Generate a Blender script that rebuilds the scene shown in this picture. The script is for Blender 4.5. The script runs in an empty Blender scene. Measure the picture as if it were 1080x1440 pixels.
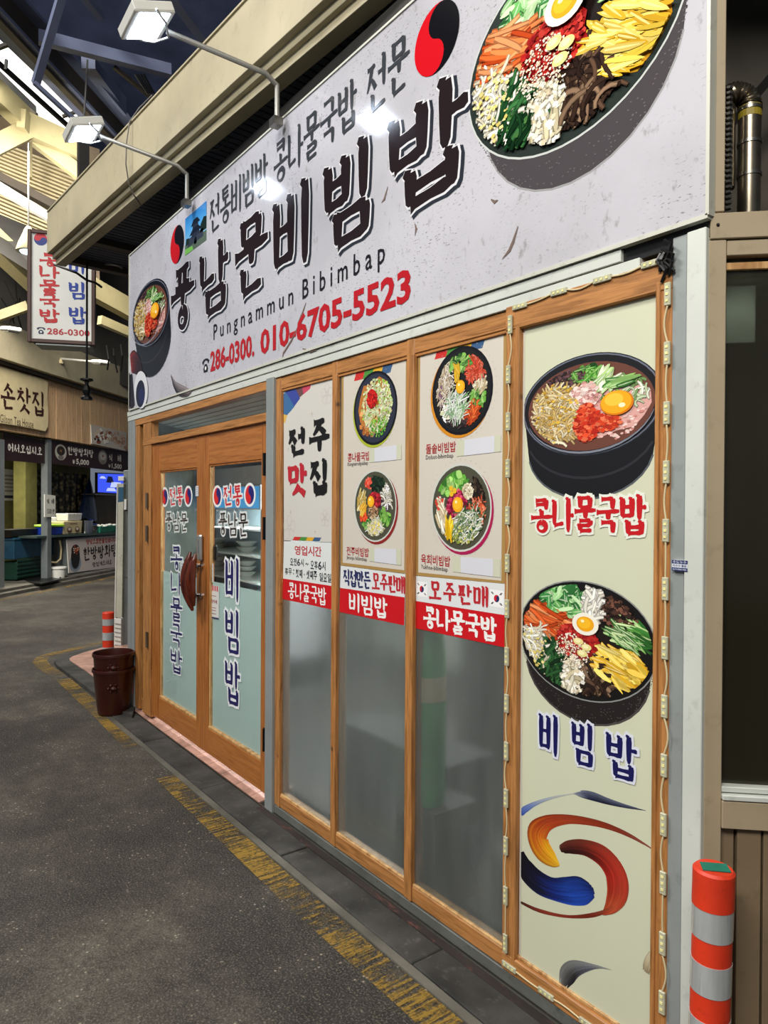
import bpy, bmesh, math, random
from mathutils import Vector, Matrix
random.seed(7)
S = bpy.context.scene
COL = S.collection
R = math.radians

# ------------------------------------------------------------------ camera
FPX, H0, D0 = 1000.0, 1.66, 1.81
AZ, PT, RO = math.atan(0.746), R(0.49), -0.0055
fw = Vector((-math.cos(AZ), math.sin(AZ), 0)); rt = Vector((math.sin(AZ), math.cos(AZ), 0)); up = Vector((0, 0, 1))
F3 = fw*math.cos(PT) - up*math.sin(PT); U3 = up*math.cos(PT) + fw*math.sin(PT)
R3, U3 = rt*math.cos(RO) - U3*math.sin(RO), U3*math.cos(RO) + rt*math.sin(RO)
CAM = Vector((0, -D0, H0))
cd = bpy.data.cameras.new('camera'); cam = bpy.data.objects.new('camera', cd); COL.objects.link(cam)
cd.sensor_fit = 'VERTICAL'; cd.sensor_height = 36; cd.lens = 25.0; cd.clip_start = 0.05
m = Matrix((R3, U3, -F3)).transposed().to_4x4(); m.translation = CAM
cam.matrix_world = m
S.camera = cam

# ------------------------------------------------------------------ world and lights
w = bpy.data.worlds.new('world'); S.world = w; w.use_nodes = True
w.node_tree.nodes['Background'].inputs[0].default_value = (0.75, 0.85, 1.0, 1)
w.node_tree.nodes['Background'].inputs[1].default_value = 0.18
def area(name, loc, target, sx, sy, power, color=(1, 1, 1)):
    l = bpy.data.lights.new(name, 'AREA'); l.shape = 'RECTANGLE'; l.size = sx; l.size_y = sy; l.energy = power; l.color = color
    o = bpy.data.objects.new(name, l); COL.objects.link(o); o.location = loc
    o.rotation_euler = (Vector(target) - Vector(loc)).to_track_quat('-Z', 'Y').to_euler()
    return o
area('alley_fill', (0.8, -5.4, 6.0), (-2.4, 0, 1.2), 3.0, 1.2, 380, (1, 0.97, 0.92))  # unseen area lights added overhead to brighten the alley and its fronts
area('alley_fill', (-6.0, -6.0, 10.5), (-4.6, 0, 1.0), 4.0, 1.4, 900, (1, 0.97, 0.92))
area('alley_fill', (-11.0, -0.6, 6.4), (-15.2, 2.4, 1.6), 3.0, 1.2, 620, (1, 0.94, 0.85))
area('alley_fill', (0.9, -2.6, 5.0), (-0.6, 0.2, 1.5), 1.4, 0.8, 60, (1, 0.93, 0.80))
S.view_settings.view_transform = 'Standard'; S.view_settings.look = 'None'
S.view_settings.exposure = 0.14; S.view_settings.gamma = 1.0
S.cycles.max_bounces = 6; S.cycles.transparent_max_bounces = 12; S.cycles.caustics_reflective = False; S.cycles.caustics_refractive = True

# ------------------------------------------------------------------ colour and materials
def lin(c):
    if isinstance(c, str):
        c = c.lstrip('#'); c = tuple(int(c[i:i+2], 16)/255 for i in (0, 2, 4))
    return tuple((v/12.92 if v <= 0.04045 else ((v+0.055)/1.055)**2.4) for v in c) + (1,)
def newmat(name):
    mt = bpy.data.materials.new(name); mt.use_nodes = True
    nt = mt.node_tree; return mt, nt, nt.nodes, nt.links, nt.nodes['Principled BSDF']
def noise(N, L, scale, detail=4, vec=None, rough=0.5):
    n = N.new('ShaderNodeTexNoise'); n.inputs['Scale'].default_value = scale; n.inputs['Detail'].default_value = detail; n.inputs['Roughness'].default_value = rough
    if vec: L.new(vec, n.inputs['Vector'])
    return n
def coords(N, L, scale=(1, 1, 1), kind='Object'):
    t = N.new('ShaderNodeTexCoord'); mp = N.new('ShaderNodeMapping'); mp.inputs['Scale'].default_value = scale
    L.new(t.outputs[kind], mp.inputs['Vector']); return mp.outputs[0]
def ramp(N, L, fac, stops):
    r = N.new('ShaderNodeValToRGB'); e = r.color_ramp.elements
    while len(e) < len(stops): e.new(0.5)
    for k, (p, c) in enumerate(stops): e[k].position = p; e[k].color = c if len(c) == 4 else c + (1,)
    L.new(fac, r.inputs[0]); return r.outputs[0]
def mix(N, L, fac, a, b, mode='MIX'):
    n = N.new('ShaderNodeMix'); n.data_type = 'RGBA'; n.blend_type = mode
    for i, v in ((0, fac), (6, a), (7, b)):
        if hasattr(v, 'node'): L.new(v, n.inputs[i])
        else: n.inputs[i].default_value = v
    return n.outputs[2]
def bump(N, L, h, bsdf, s=0.2, d=0.01):
    b = N.new('ShaderNodeBump'); b.inputs['Strength'].default_value = s; b.inputs['Distance'].default_value = d
    L.new(h, b.inputs['Height']); L.new(b.outputs[0], bsdf.inputs['Normal'])
def M(name, col, rough=0.5, metal=0.0, var=0.12, scale=6, dirt=None, dirt_amt=0.5, bmp=0.0, spec=0.5, stretch=(1, 1, 1), coat=0):
    """painted / plastic / metal surface with soft tonal variation and optional dirt"""
    mt, nt, N, L, B = newmat(name); c = lin(col); v = coords(N, L, stretch)
    n = noise(N, L, scale, 5, v)
    dk = tuple(x*(1-var*2) for x in c[:3]) + (1,); lt = tuple(min(1, x*(1+var)) for x in c[:3]) + (1,)
    out = ramp(N, L, n.outputs[0], [(0.3, dk), (0.7, lt)])
    if dirt:
        n2 = noise(N, L, scale*5, 8, v, 0.7)
        f = ramp(N, L, n2.outputs[0], [(0.56, (0, 0, 0, 1)), (0.78, (dirt_amt,)*3 + (1,))])
        out = mix(N, L, f, out, lin(dirt))
    L.new(out, B.inputs['Base Color'])
    B.inputs['Roughness'].default_value = rough; B.inputs['Metallic'].default_value = metal
    B.inputs['Specular IOR Level'].default_value = spec; B.inputs['Coat Weight'].default_value = coat
    if bmp: bump(N, L, noise(N, L, scale*12, 4, v).outputs[0], B, bmp, 0.003)
    return mt
def wood(name, base, dark, stretch, knots=True, rough=0.45):
    mt, nt, N, L, B = newmat(name); v = coords(N, L, stretch)
    n1 = noise(N, L, 5, 6, v, 0.6); n1.inputs['Distortion'].default_value = 0.6
    out = ramp(N, L, n1.outputs[0], [(0.3, lin(dark)), (0.55, lin(base)), (0.8, tuple(min(1, x*1.25) for x in lin(base)[:3]) + (1,))])
    n2 = noise(N, L, 22, 3, v)
    out = mix(N, L, ramp(N, L, n2.outputs[0], [(0.5, (0, 0, 0, 1)), (0.7, (.35, .35, .35, 1))]), out, lin(dark))
    if knots:
        vo = N.new('ShaderNodeTexVoronoi'); vo.inputs['Scale'].default_value = 7; L.new(coords(N, L), vo.inputs['Vector'])
        out = mix(N, L, ramp(N, L, vo.outputs['Distance'], [(0.03, (.9,)*3 + (1,)), (0.11, (0, 0, 0, 1))]), out, lin('#3a1c0c'))
    L.new(out, B.inputs['Base Color']); B.inputs['Roughness'].default_value = rough
    bump(N, L, n1.outputs[0], B, 0.15, 0.003)
    return mt
MT = {}
MT['wood_v'] = wood('pine_upright', '#b47c46', '#7c5026', (14, 14, 0.9))
MT['wood_h'] = wood('pine_rail', '#b47c46', '#7c5026', (0.9, 14, 14))
MT['door_v'] = wood('door_stile_wood', '#aa6a32', '#84481c', (10, 10, 0.6), False, 0.35)
MT['door_h'] = wood('door_rail_wood', '#ae6e36', '#8e5222', (0.6, 10, 10), False, 0.35)
MT['bead'] = wood('bead_wood', '#c9a06a', '#8a5a2a', (6, 6, 1), False)
MT['clad'] = wood('cladding_wood', '#dcb88c', '#b98d64', (9, 9, 0.5), True, 0.6)
MT['dark_wood'] = wood('handle_wood', '#5e2412', '#2b0d06', (10, 10, 1), False, 0.25)
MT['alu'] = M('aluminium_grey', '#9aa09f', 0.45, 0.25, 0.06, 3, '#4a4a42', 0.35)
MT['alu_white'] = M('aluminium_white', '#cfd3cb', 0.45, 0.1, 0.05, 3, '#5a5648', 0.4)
MT['alu_dark'] = M('aluminium_dark', '#7e8484', 0.4, 0.3, 0.08, 3, '#3a3a34', 0.4)  # darker grey tone of the aluminium
MT['beige'] = M('beige_steel', '#a5957a', 0.5, 0.0, 0.06, 3, '#4a3f2c', 0.35)
MT['beam'] = M('beam_paint', '#b4aa8c', 0.65, 0.0, 0.1, 2.2, '#6a6048', 0.4)
MT['tan_panel'] = M('tan_panel', '#7d6b52', 0.55, 0.0, 0.08, 3, '#33291a', 0.4)
MT['black'] = M('black_plastic', '#0c0c0d', 0.4, 0, 0.1)
MT['black_metal'] = M('black_metal', '#101010', 0.45, 0.6, 0.1)
MT['steel'] = M('steel', '#8a8780', 0.3, 0.9, 0.15, 9, '#3c3426', 0.5)
MT['pipe'] = M('duct_steel', '#8d8474', 0.28, 0.9, 0.2, 7, '#3c3020', 0.6)
MT['chrome'] = M('chrome', '#c8c8c8', 0.15, 1.0, 0.05)
MT['silver'] = M('silver_plastic', '#a8a8a6', 0.3, 0.6, 0.05)
MT['white'] = M('white_plastic', '#dcdcd4', 0.4, 0, 0.04, 4)
MT['white_dirty'] = M('white_panel_peeling', '#b9b8a6', 0.6, 0, 0.1, 4, '#6e6a50', 0.8)
MT['concrete'] = M('kerb_concrete', '#3a3936', 0.85, 0, 0.38, 4, '#77736a', 0.5, 0.8)
MT['concrete_lt'] = M('grey_concrete', '#5f5c53', 0.85, 0, 0.25, 3, '#2a281f', 0.6, 0.4)
MT['sill'] = M('sill_metal', '#6f716c', 0.55, 0.3, 0.12, 6, '#2c2a22', 0.7)
MT['grime'] = M('grimy_mortar', '#24211c', 0.9, 0, 0.3, 8, '#5a4436', 0.5, 0.4)
MT['rust'] = M('red_sealant', '#2e2622', 0.85, 0, 0.3, 5, '#8a5048', 1.0, stretch=(.6, 1, 1))
MT['tile'] = M('pink_marble_tile', '#bc9484', 0.35, 0, 0.2, 9, '#7a4434', 0.4)
MT['orange'] = M('orange_rubber', '#d8381a', 0.5, 0, 0.08, 9, '#6a1c0c', 0.5)
MT['reflect'] = M('reflective_band', '#d4d8d8', 0.18, 0.45, 0.12, 4, '#4c4c4c', 0.4, 0, 0.5, (6, 6, 0.6))
MT['teal'] = M('teal_tape', '#17705c', 0.6, 0, 0.1, 20)
MT['maroon'] = M('brown_bucket_plastic', '#38120a', 0.3, 0, 0.15, 5, '#1a0805', 0.4)
MT['sign_side'] = M('sign_frame', '#c7c8bb', 0.45, 0.1, 0.05, 4, '#6a6048', 0.5)
MT['brown_frame'] = M('brown_frame', '#4a2b1e', 0.5, 0, 0.1)
MT['deck'] = M('soffit_deck', '#444a5c', 0.55, 0.2, 0.15, 2)
MT['roof'] = M('roof_sheet', '#6a76a0', 0.7, 0.1, 0.2, 1.2)
MT['truss_blue'] = M('truss_grey', '#7c84a0', 0.6, 0.1, 0.12, 1.5)
MT['truss_dark'] = M('girder_dark', '#4a4238', 0.6, 0.1, 0.15, 1.5)
MT['truss'] = M('truss_cream', '#9c926c', 0.6, 0.0, 0.12, 1.5, '#5a4e30', 0.3)
MT['olive'] = M('olive_wall', '#77743f', 0.8, 0, 0.1)
MT['dark_wall'] = M('dark_wall', '#2c2a26', 0.8, 0, 0.25, 1.5)
MT['gable'] = M('gable_wall', '#6a6358', 0.8, 0, 0.3, 2)
MT['room_wall'] = M('room_wall', '#a9aaa2', 0.8, 0, 0.1, 2)
MT['room_floor'] = M('room_floor', '#2e2a25', 0.6, 0, 0.2, 2)
MT['blue_crate'] = M('blue_box', '#20506a', 0.5, 0, 0.1)
MT['blue'] = M('blue_tub', '#1d3fae', 0.4)
MT['lime'] = M('lime_lid', '#a6d82c', 0.4)
MT['green_crate'] = M('green_crate', '#143c30', 0.5)
MT['green_basket'] = M('green_basket', '#2c8068', 0.5)
MT['green'] = M('green_cylinder', '#08a040', 0.45, 0, 0.05)
MT['tarp'] = M('blue_tarp', '#142850', 0.3, 0, 0.4, 14, '#4a5a80', 0.5)
MT['cream'] = M('cream_box', '#cfc096', 0.6, 0, 0.05)
MT['counter'] = M('counter_top', '#4a5a54', 0.3, 0.3, 0.1)
MT['bag'] = M('white_bag', '#d4d6d2', 0.4, 0, 0.1, 20)
MT['cable'] = M('cable_grey', '#75706a', 0.6, 0.2)
MT['lamp_pipe'] = M('lamp_pipe', '#a6a49c', 0.4, 0.4, 0.08, 6, '#5e5846', 0.4)
MT['led_body'] = M('led_module_body', '#b8b79c', 0.4, 0, 0.1, 20, '#5c5840', 0.5)
MT['led_chip'] = M('led_chip', '#efe6a0', 0.3)
MT['fridge'] = M('fridge_body', '#b8bcc0', 0.35, 0.1, 0.04)
MT['fridge_in'] = M('fridge_inside', '#cfe0e6', 0.4, 0, 0.05)

def emit(name, col, s):
    mt, nt, N, L, B = newmat(name); B.inputs['Base Color'].default_value = lin(col)
    B.inputs['Emission Color'].default_value = lin(col); B.inputs['Emission Strength'].default_value = s; return mt
MT['lamp_face'] = emit('lamp_led_face', '#dcebff', 20)
MT['skylight'] = emit('skylight_panel', '#fffaf0', 1.6)
MT['pendant_glow'] = emit('pendant_bulb', '#d8f0ff', 2.5)
MT['tube'] = emit('fridge_tube', '#dff4ff', 45)
MT['bulb'] = emit('shop_tube', '#fff0d0', 6)
def glass(name, tint, rough, film=0.0, filmcol='#a0b0b0', ior=1.45, var=0.3):
    mt, nt, N, L, B = newmat(name)
    out = N['Material Output']; N.remove(B)
    tr = N.new('ShaderNodeBsdfTransparent' if rough == 0 else 'ShaderNodeBsdfRefraction'); tr.inputs[0].default_value = lin(tint)
    if rough: tr.inputs['Roughness'].default_value = rough; tr.inputs['IOR'].default_value = ior
    gl = N.new('ShaderNodeBsdfGlossy'); gl.inputs['Roughness'].default_value = 0.02 if rough == 0 else 0.18
    fr = N.new('ShaderNodeFresnel'); fr.inputs[0].default_value = 1.5
    ms = N.new('ShaderNodeMixShader'); ge = N.new('ShaderNodeNewGeometry'); sb = N.new('ShaderNodeMath'); sb.operation = 'SUBTRACT'; sb.inputs[0].default_value = 1.0; L.new(ge.outputs['Backfacing'], sb.inputs[1])
    ml = N.new('ShaderNodeMath'); ml.operation = 'MULTIPLY'; L.new(fr.outputs[0], ml.inputs[0]); L.new(sb.outputs[0], ml.inputs[1]); L.new(ml.outputs[0], ms.inputs[0])
    base = tr.outputs[0]
    if film:
        df = N.new('ShaderNodeBsdfDiffuse'); v = coords(N, L, (4.5, 1, 0.6)); n = noise(N, L, 2.2, 7, v, 0.65)
        c = lin(filmcol); L.new(ramp(N, L, n.outputs[0], [(0.3, tuple(x*(1-var) for x in c[:3]) + (1,)), (0.7, c)]), df.inputs[0])
        tl = N.new('ShaderNodeBsdfTranslucent'); tl.inputs[0].default_value = c
        m0 = N.new('ShaderNodeMixShader'); m0.inputs[0].default_value = 0.28; L.new(df.outputs[0], m0.inputs[1]); L.new(tl.outputs[0], m0.inputs[2])
        m1 = N.new('ShaderNodeMixShader'); m1.inputs[0].default_value = film; L.new(base, m1.inputs[1]); L.new(m0.outputs[0], m1.inputs[2]); base = m1.outputs[0]
    L.new(base, ms.inputs[1]); L.new(gl.outputs[0], ms.inputs[2]); L.new(ms.outputs[0], out.inputs[0])
    return mt
MT['glass'] = glass('clear_glass', '#f4f8f6', 0)
MT['frost'] = glass('frosted_film_glass', '#f4f6f4', 0.16, 0.30, '#a2a9a6', var=.5)
MT['door_film'] = glass('door_frosted_film', '#f4fafa', 0.28, 0.86, '#dae6e4', var=0.06)
MT['dark_glass'] = glass('dark_window_glass', '#a0a294', 0.10, 0.35, '#4a4632')

def print_mat(name, rough, dirt, spec=0.5):
    mt, nt, N, L, B = newmat(name)
    a = N.new('ShaderNodeAttribute'); a.attribute_name = 'Col'; a.attribute_type = 'GEOMETRY'
    v = coords(N, L); n = noise(N, L, 1.3, 6, v, 0.6)
    out = mix(N, L, 1.0, a.outputs['Color'], ramp(N, L, n.outputs[0], [(0.25, (1-dirt*.5,)*3 + (1,)), (0.6, (1, 1, 1, 1))]), 'MULTIPLY')
    if dirt > 0.2:
        n2 = noise(N, L, 26, 6, coords(N, L, (1, 1, 0.55)), 0.65)
        out = mix(N, L, ramp(N, L, n2.outputs[0], [(0.60, (0, 0, 0, 1)), (0.70, (dirt,)*3 + (1,))]), out, lin('#6a6258'))
        n3 = noise(N, L, 2.4, 4, v, 0.5); n4 = noise(N, L, 115, 3, coords(N, L, (.5, 1, 1.4)), 0.5)
        out = mix(N, L, mix(N, L, 1.0, ramp(N, L, n4.outputs[0], [(0.62, (0, 0, 0, 1)), (0.66, (.7,)*3 + (1,))]), ramp(N, L, n3.outputs[0], [(0.4, (0, 0, 0, 1)), (0.6, (1, 1, 1, 1))]), 'MULTIPLY'), out, lin('#544c46'))
    L.new(out, B.inputs['Base Color']); B.inputs['Roughness'].default_value = rough; B.inputs['Specular IOR Level'].default_value = spec
    return mt
MT['print'] = print_mat('vinyl_print', 0.35, 0.12)
MT['sign_print'] = print_mat('sign_print', 0.11, 0.45, 0.4)
MT['sign_vinyl'] = print_mat('sign_vinyl', 0.12, 0.05, 0.3)
MT['flat_print'] = print_mat('paper_print', 0.6, 0.1)

# asphalt with aggregate flecks, stains
def asphalt():
    mt, nt, N, L, B = newmat('asphalt'); v = coords(N, L)
    n1 = noise(N, L, 0.9, 6, v, 0.6); n2 = noise(N, L, 130, 3, v, 0.7); n3 = noise(N, L, 7, 8, v, 0.65)
    a = ramp(N, L, n1.outputs[0], [(0.38, lin('#211f1d')), (0.5, lin('#3a3732')), (0.64, lin('#5a554c'))])
    a = mix(N, L, 0.85, a, ramp(N, L, n3.outputs[0], [(0.34, (.38, .37, .36, 1)), (0.62, (1.0, 1.0, 1.0, 1))]), 'MULTIPLY')
    n4 = noise(N, L, 48, 4, v, 0.75)
    a = mix(N, L, 0.9, a, ramp(N, L, n4.outputs[0], [(0.36, (.35,)*3 + (1,)), (0.6, (1, 1, 1, 1))]), 'MULTIPLY')
    vo = N.new('ShaderNodeTexVoronoi'); vo.inputs['Scale'].default_value = 38; L.new(v, vo.inputs['Vector'])
    f = ramp(N, L, vo.outputs['Distance'], [(0.10, (.75,)*3 + (1,)), (0.22, (0, 0, 0, 1))])
    vf = mix(N, L, 1.0, f, ramp(N, L, n3.outputs[0], [(0.48, (0, 0, 0, 1)), (0.6, (1, 1, 1, 1))]), 'MULTIPLY')
    a = mix(N, L, vf, a, lin('#b4a894'))
    a = mix(N, L, ramp(N, L, n2.outputs[0], [(0.5, (0, 0, 0, 1)), (0.75, (.7,)*3 + (1,))]), a, lin('#948a7a'))
    L.new(a, B.inputs['Base Color'])
    B.inputs['Roughness'].default_value = 0.8
    bump(N, L, n2.outputs[0], B, 0.7, 0.01)
    return mt
MT['asphalt'] = asphalt()
def paint_yellow():
    mt, nt, N, L, B = newmat('worn_yellow_paint'); v = coords(N, L, (34, 2.5, 1)); v2 = coords(N, L)
    n1 = noise(N, L, 1.4, 8, v, 0.75); n2 = noise(N, L, 1.6, 5, v2, 0.6); n3 = noise(N, L, 60, 4, v2, 0.7)
    B.inputs['Base Color'].default_value = lin('#94752c'); B.inputs['Roughness'].default_value = 0.8
    ad = N.new('ShaderNodeMath'); ad.operation = 'MULTIPLY_ADD'; ad.inputs[1].default_value = 0.9; L.new(n1.outputs[0], ad.inputs[0])
    a2 = N.new('ShaderNodeMath'); a2.operation = 'MULTIPLY'; a2.inputs[1].default_value = 0.6; L.new(n2.outputs[0], a2.inputs[0]); L.new(a2.outputs[0], ad.inputs[2])
    a3 = N.new('ShaderNodeMath'); a3.operation = 'MULTIPLY_ADD'; a3.inputs[1].default_value = 0.35; L.new(n3.outputs[0], a3.inputs[0]); L.new(ad.outputs[0], a3.inputs[2])
    f = ramp(N, L, a3.outputs[0], [(0.885, (0, 0, 0, 1)), (1.03, (.8,)*3 + (1,))])
    L.new(f, B.inputs['Alpha']); return mt
MT['yellow'] = paint_yellow()
def pebble():
    mt, nt, N, L, B = newmat('pebble_print'); v = coords(N, L)
    vo = N.new('ShaderNodeTexVoronoi'); vo.inputs['Scale'].default_value = 9; L.new(v, vo.inputs['Vector'])
    L.new(ramp(N, L, vo.outputs['Distance'], [(0.1, lin('#8a8064')), (0.45, lin('#4c4430')), (0.6, lin('#100e0a'))]), B.inputs['Base Color']); return mt
MT['pebble'] = pebble()

# ------------------------------------------------------------------ vertical working planes
class Pl:
    """a vertical plane: a runs along it, b stands out towards the street, z is up"""
    def __init__(s, o, e, n): s.o = Vector((o[0], o[1], 0)); s.e = Vector((e[0], e[1], 0)).normalized(); s.n = Vector((n[0], n[1], 0)).normalized()
    def P(s, a, b, z): return s.o + s.e*a + s.n*b + Vector((0, 0, z))
    def at(s, x, y, b=0.0):
        r = F3 + R3*((x-540)/FPX) - U3*((y-720)/FPX); q = s.o + s.n*b
        t = (q - CAM).dot(s.n)/r.dot(s.n); p = CAM + r*t - s.o
        return p.dot(s.e), p.z
def gp(x, y, z=0.0):
    r = F3 + R3*((x-540)/FPX) - U3*((y-720)/FPX); t = (z-CAM.z)/r.z; p = CAM + r*t; return Vector((p.x, p.y, z))
def ray_at(x, y, depth):
    return CAM + (F3 + R3*((x-540)/FPX) - U3*((y-720)/FPX))*depth
FA = Pl((0, 0), (1, 0), (0, -1))                     # restaurant front
RW = Pl((-1.0, 0), (.70, .714), (.714, -.70))        # wall turning away to the right
sd = rt*0.11 + fw*0.994                              # direction of the tea house row
sp = gp(2, 825, 0.12)
SH = Pl((sp.x, sp.y), (sd.x, sd.y), (rt.x, rt.y)); SH.n = Vector((SH.e.y, -SH.e.x, 0))

# ------------------------------------------------------------------ mesh builder
class MB:
    def __init__(s): s.v = []; s.f = []; s.c = []; s.col = None
    def add(s, vs, fs, c=None):
        k = len(s.v); s.v += [Vector(v) for v in vs]; s.f += [tuple(i+k for i in f) for f in fs]; s.c += [c]*len(fs)
    def box8(s, p, c=None): s.add(p, [(0, 3, 2, 1), (4, 5, 6, 7), (0, 1, 5, 4), (1, 2, 6, 5), (2, 3, 7, 6), (3, 0, 4, 7)], c)
    def box(s, pl, a0, a1, b0, b1, z0, z1):
        s.box8([pl.P(a0, b0, z0), pl.P(a1, b0, z0), pl.P(a1, b1, z0), pl.P(a0, b1, z0), pl.P(a0, b0, z1), pl.P(a1, b0, z1), pl.P(a1, b1, z1), pl.P(a0, b1, z1)]); return s
    def cub(s, x0, x1, y0, y1, z0, z1):
        s.box8([(x0, y0, z0), (x1, y0, z0), (x1, y1, z0), (x0, y1, z0), (x0, y0, z1), (x1, y0, z1), (x1, y1, z1), (x0, y1, z1)]); return s
    def prism(s, pl, q, b0, b1):
        """q: list of (a,z) outline"""
        n = len(q); s.add([pl.P(a, b0, z) for a, z in q] + [pl.P(a, b1, z) for a, z in q],
                          [tuple(range(n))[::-1], tuple(range(n, 2*n))] + [(i, (i+1) % n, n+(i+1) % n, n+i) for i in range(n)]); return s
    def tube(s, pts, r, n=8, cap=True):
        pts = [Vector(p) for p in pts]; rr = r if isinstance(r, (list, tuple)) else [r]*len(pts); rings = []
        ref = Vector((0.31, 0.17, 0.93))
        for i, p in enumerate(pts):
            d = (pts[min(i+1, len(pts)-1)] - pts[max(i-1, 0)]).normalized()
            u = d.cross(ref)
            if u.length < 0.05: u = d.cross(Vector((1, 0, 0)))
            u.normalize(); ref = u.cross(d); v = d.cross(u)
            rings.append([p + (u*math.cos(t*2*math.pi/n) + v*math.sin(t*2*math.pi/n))*rr[i] for t in range(n)])
        k = [q for rg in rings for q in rg]; f = []
        for i in range(len(pts)-1):
            for t in range(n): f.append((i*n+t, i*n+(t+1) % n, (i+1)*n+(t+1) % n, (i+1)*n+t))
        if cap: f += [tuple(range(n))[::-1], tuple((len(pts)-1)*n+t for t in range(n))]
        s.add(k, f); return s
    def lathe(s, c, prof, n=24, axis=None):
        """prof: list of (radius, z)"""
        c = Vector(c); k = []; f = []
        for r, z in prof:
            for t in range(n): k.append(c + Vector((r*math.cos(t*2*math.pi/n), r*math.sin(t*2*math.pi/n), z)))
        for i in range(len(prof)-1):
            for t in range(n): f.append((i*n+t, i*n+(t+1) % n, (i+1)*n+(t+1) % n, (i+1)*n+t))
        if prof[0][0] > 1e-4: f.append(tuple(range(n))[::-1])
        if prof[-1][0] > 1e-4: f.append(tuple((len(prof)-1)*n+t for t in range(n)))
        s.add(k, f); return s
    def bar(s, p, q, w, h, ref=(0, 0, 1)):
        p, q = Vector(p), Vector(q); d = (q-p).normalized(); u = d.cross(Vector(ref)).normalized()*w/2; v = u.cross(d).normalized()*h/2
        s.box8([p-u-v, p+u-v, p+u+v, p-u+v, q-u-v, q+u-v, q+u+v, q-u+v]); return s
def obj(name, mb, mat, parent=None, label=None, cat=None, group=None, kind=None, bevel=0, smooth=False):
    me = bpy.data.meshes.new(name); v = mb.v
    if parent: o0 = Vector(parent['_o'])
    else:
        xs = [p.x for p in v]; ys = [p.y for p in v]; zs = [p.z for p in v]
        o0 = Vector(((min(xs)+max(xs))/2, (min(ys)+max(ys))/2, min(zs)))
    me.from_pydata([tuple(p-o0) for p in v], [], mb.f); me.update()
    if mb.c and any(c is not None for c in mb.c):
        at = me.attributes.new('Col', 'FLOAT_COLOR', 'FACE'); flat = []
        for c in mb.c: flat += (c or (1, 1, 1, 1))
        at.data.foreach_set('color', flat)
    else:
        bm = bmesh.new(); bm.from_mesh(me); bmesh.ops.recalc_face_normals(bm, faces=bm.faces); bm.to_mesh(me); bm.free()
    me.materials.append(MT[mat] if isinstance(mat, str) else mat)
    if smooth:
        me.shade_smooth()
        try: me.set_sharp_from_angle(angle=R(35))
        except Exception: pass
    o = bpy.data.objects.new(name, me); COL.objects.link(o)
    if parent: o.parent = parent
    else: o.location = o0
    o['_o'] = tuple(o0)
    if bevel:
        b = o.modifiers.new('bevel', 'BEVEL'); b.width = bevel; b.segments = 1; b.limit_method = 'ANGLE'
    tag(o, label, cat, group, kind)
    return o
def tag(o, label=None, cat=None, group=None, kind=None):
    if label: o['label'] = label
    if cat: o['category'] = cat
    if group: o['group'] = group
    if kind: o['kind'] = kind
def root(name, loc, label=None, cat=None, group=None, kind=None):
    o = bpy.data.objects.new(name, None); COL.objects.link(o); o.location = loc; o.empty_display_size = 0.1
    o['_o'] = tuple(Vector(loc)); tag(o, label, cat, group, kind); return o
def copy_tree(o, parent=None):
    c = o.copy(); COL.objects.link(c)
    if parent: c.parent = parent
    for ch in [x for x in o.children]: copy_tree(ch, c)
    return c

# ------------------------------------------------------------------ flat printing: coloured shapes on a plane
class Print(MB):
    def __init__(s, pl, b, step=1.2e-4): super().__init__(); s.pl = pl; s.b = b; s.step = step; s.seg = 4e-6/step; s.cnt = 0
    def poly(s, q, col, lay=1):
        c = col if isinstance(col, tuple) else lin(col)
        a = sum(q[i][0]*q[(i+1) % len(q)][1] - q[(i+1) % len(q)][0]*q[i][1] for i in range(len(q)))
        if a < 0: q = q[::-1]
        pts = [s.pl.P(x, s.b + lay*s.step, z) for x, z in q]
        s.add(pts, [tuple(range(len(pts)))], c)
    def rect(s, x0, x1, z0, z1, col, lay=1): s.poly([(x0, z0), (x1, z0), (x1, z1), (x0, z1)], col, lay)
    def ell(s, cx, cz, rx, rz, col, lay=1, rot=0, n=28, t0=0, t1=2*math.pi):
        k = n if t1-t0 > 6.2 else n+1
        q = []
        for i in range(k):
            t = t0 + (t1-t0)*i/n; x, z = rx*math.cos(t), rz*math.sin(t)
            q.append((cx + x*math.cos(rot) - z*math.sin(rot), cz + x*math.sin(rot) + z*math.cos(rot)))
        s.poly(q, col, lay)
    def rib(s, pts, ws, col, lay=1, grow=0.0):
        """brush stroke along pts with widths ws"""
        n = len(pts); L_, R_ = [], []
        for i, (x, z) in enumerate(pts):
            x0, z0 = pts[max(0, i-1)]; x1, z1 = pts[min(n-1, i+1)]
            dx, dz = x1-x0, z1-z0; l = math.hypot(dx, dz) or 1; dx /= l; dz /= l
            w = ws[i]/2 + grow; ex = -grow if i == 0 else (grow if i == n-1 else 0)
            L_.append((x - dz*w + dx*ex, z + dx*w + dz*ex)); R_.append((x + dz*w + dx*ex, z - dx*w + dz*ex))
        for i in range(n-1): s.poly([L_[i], L_[i+1], R_[i+1], R_[i]], col, lay + (i % 4)*s.seg)

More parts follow.
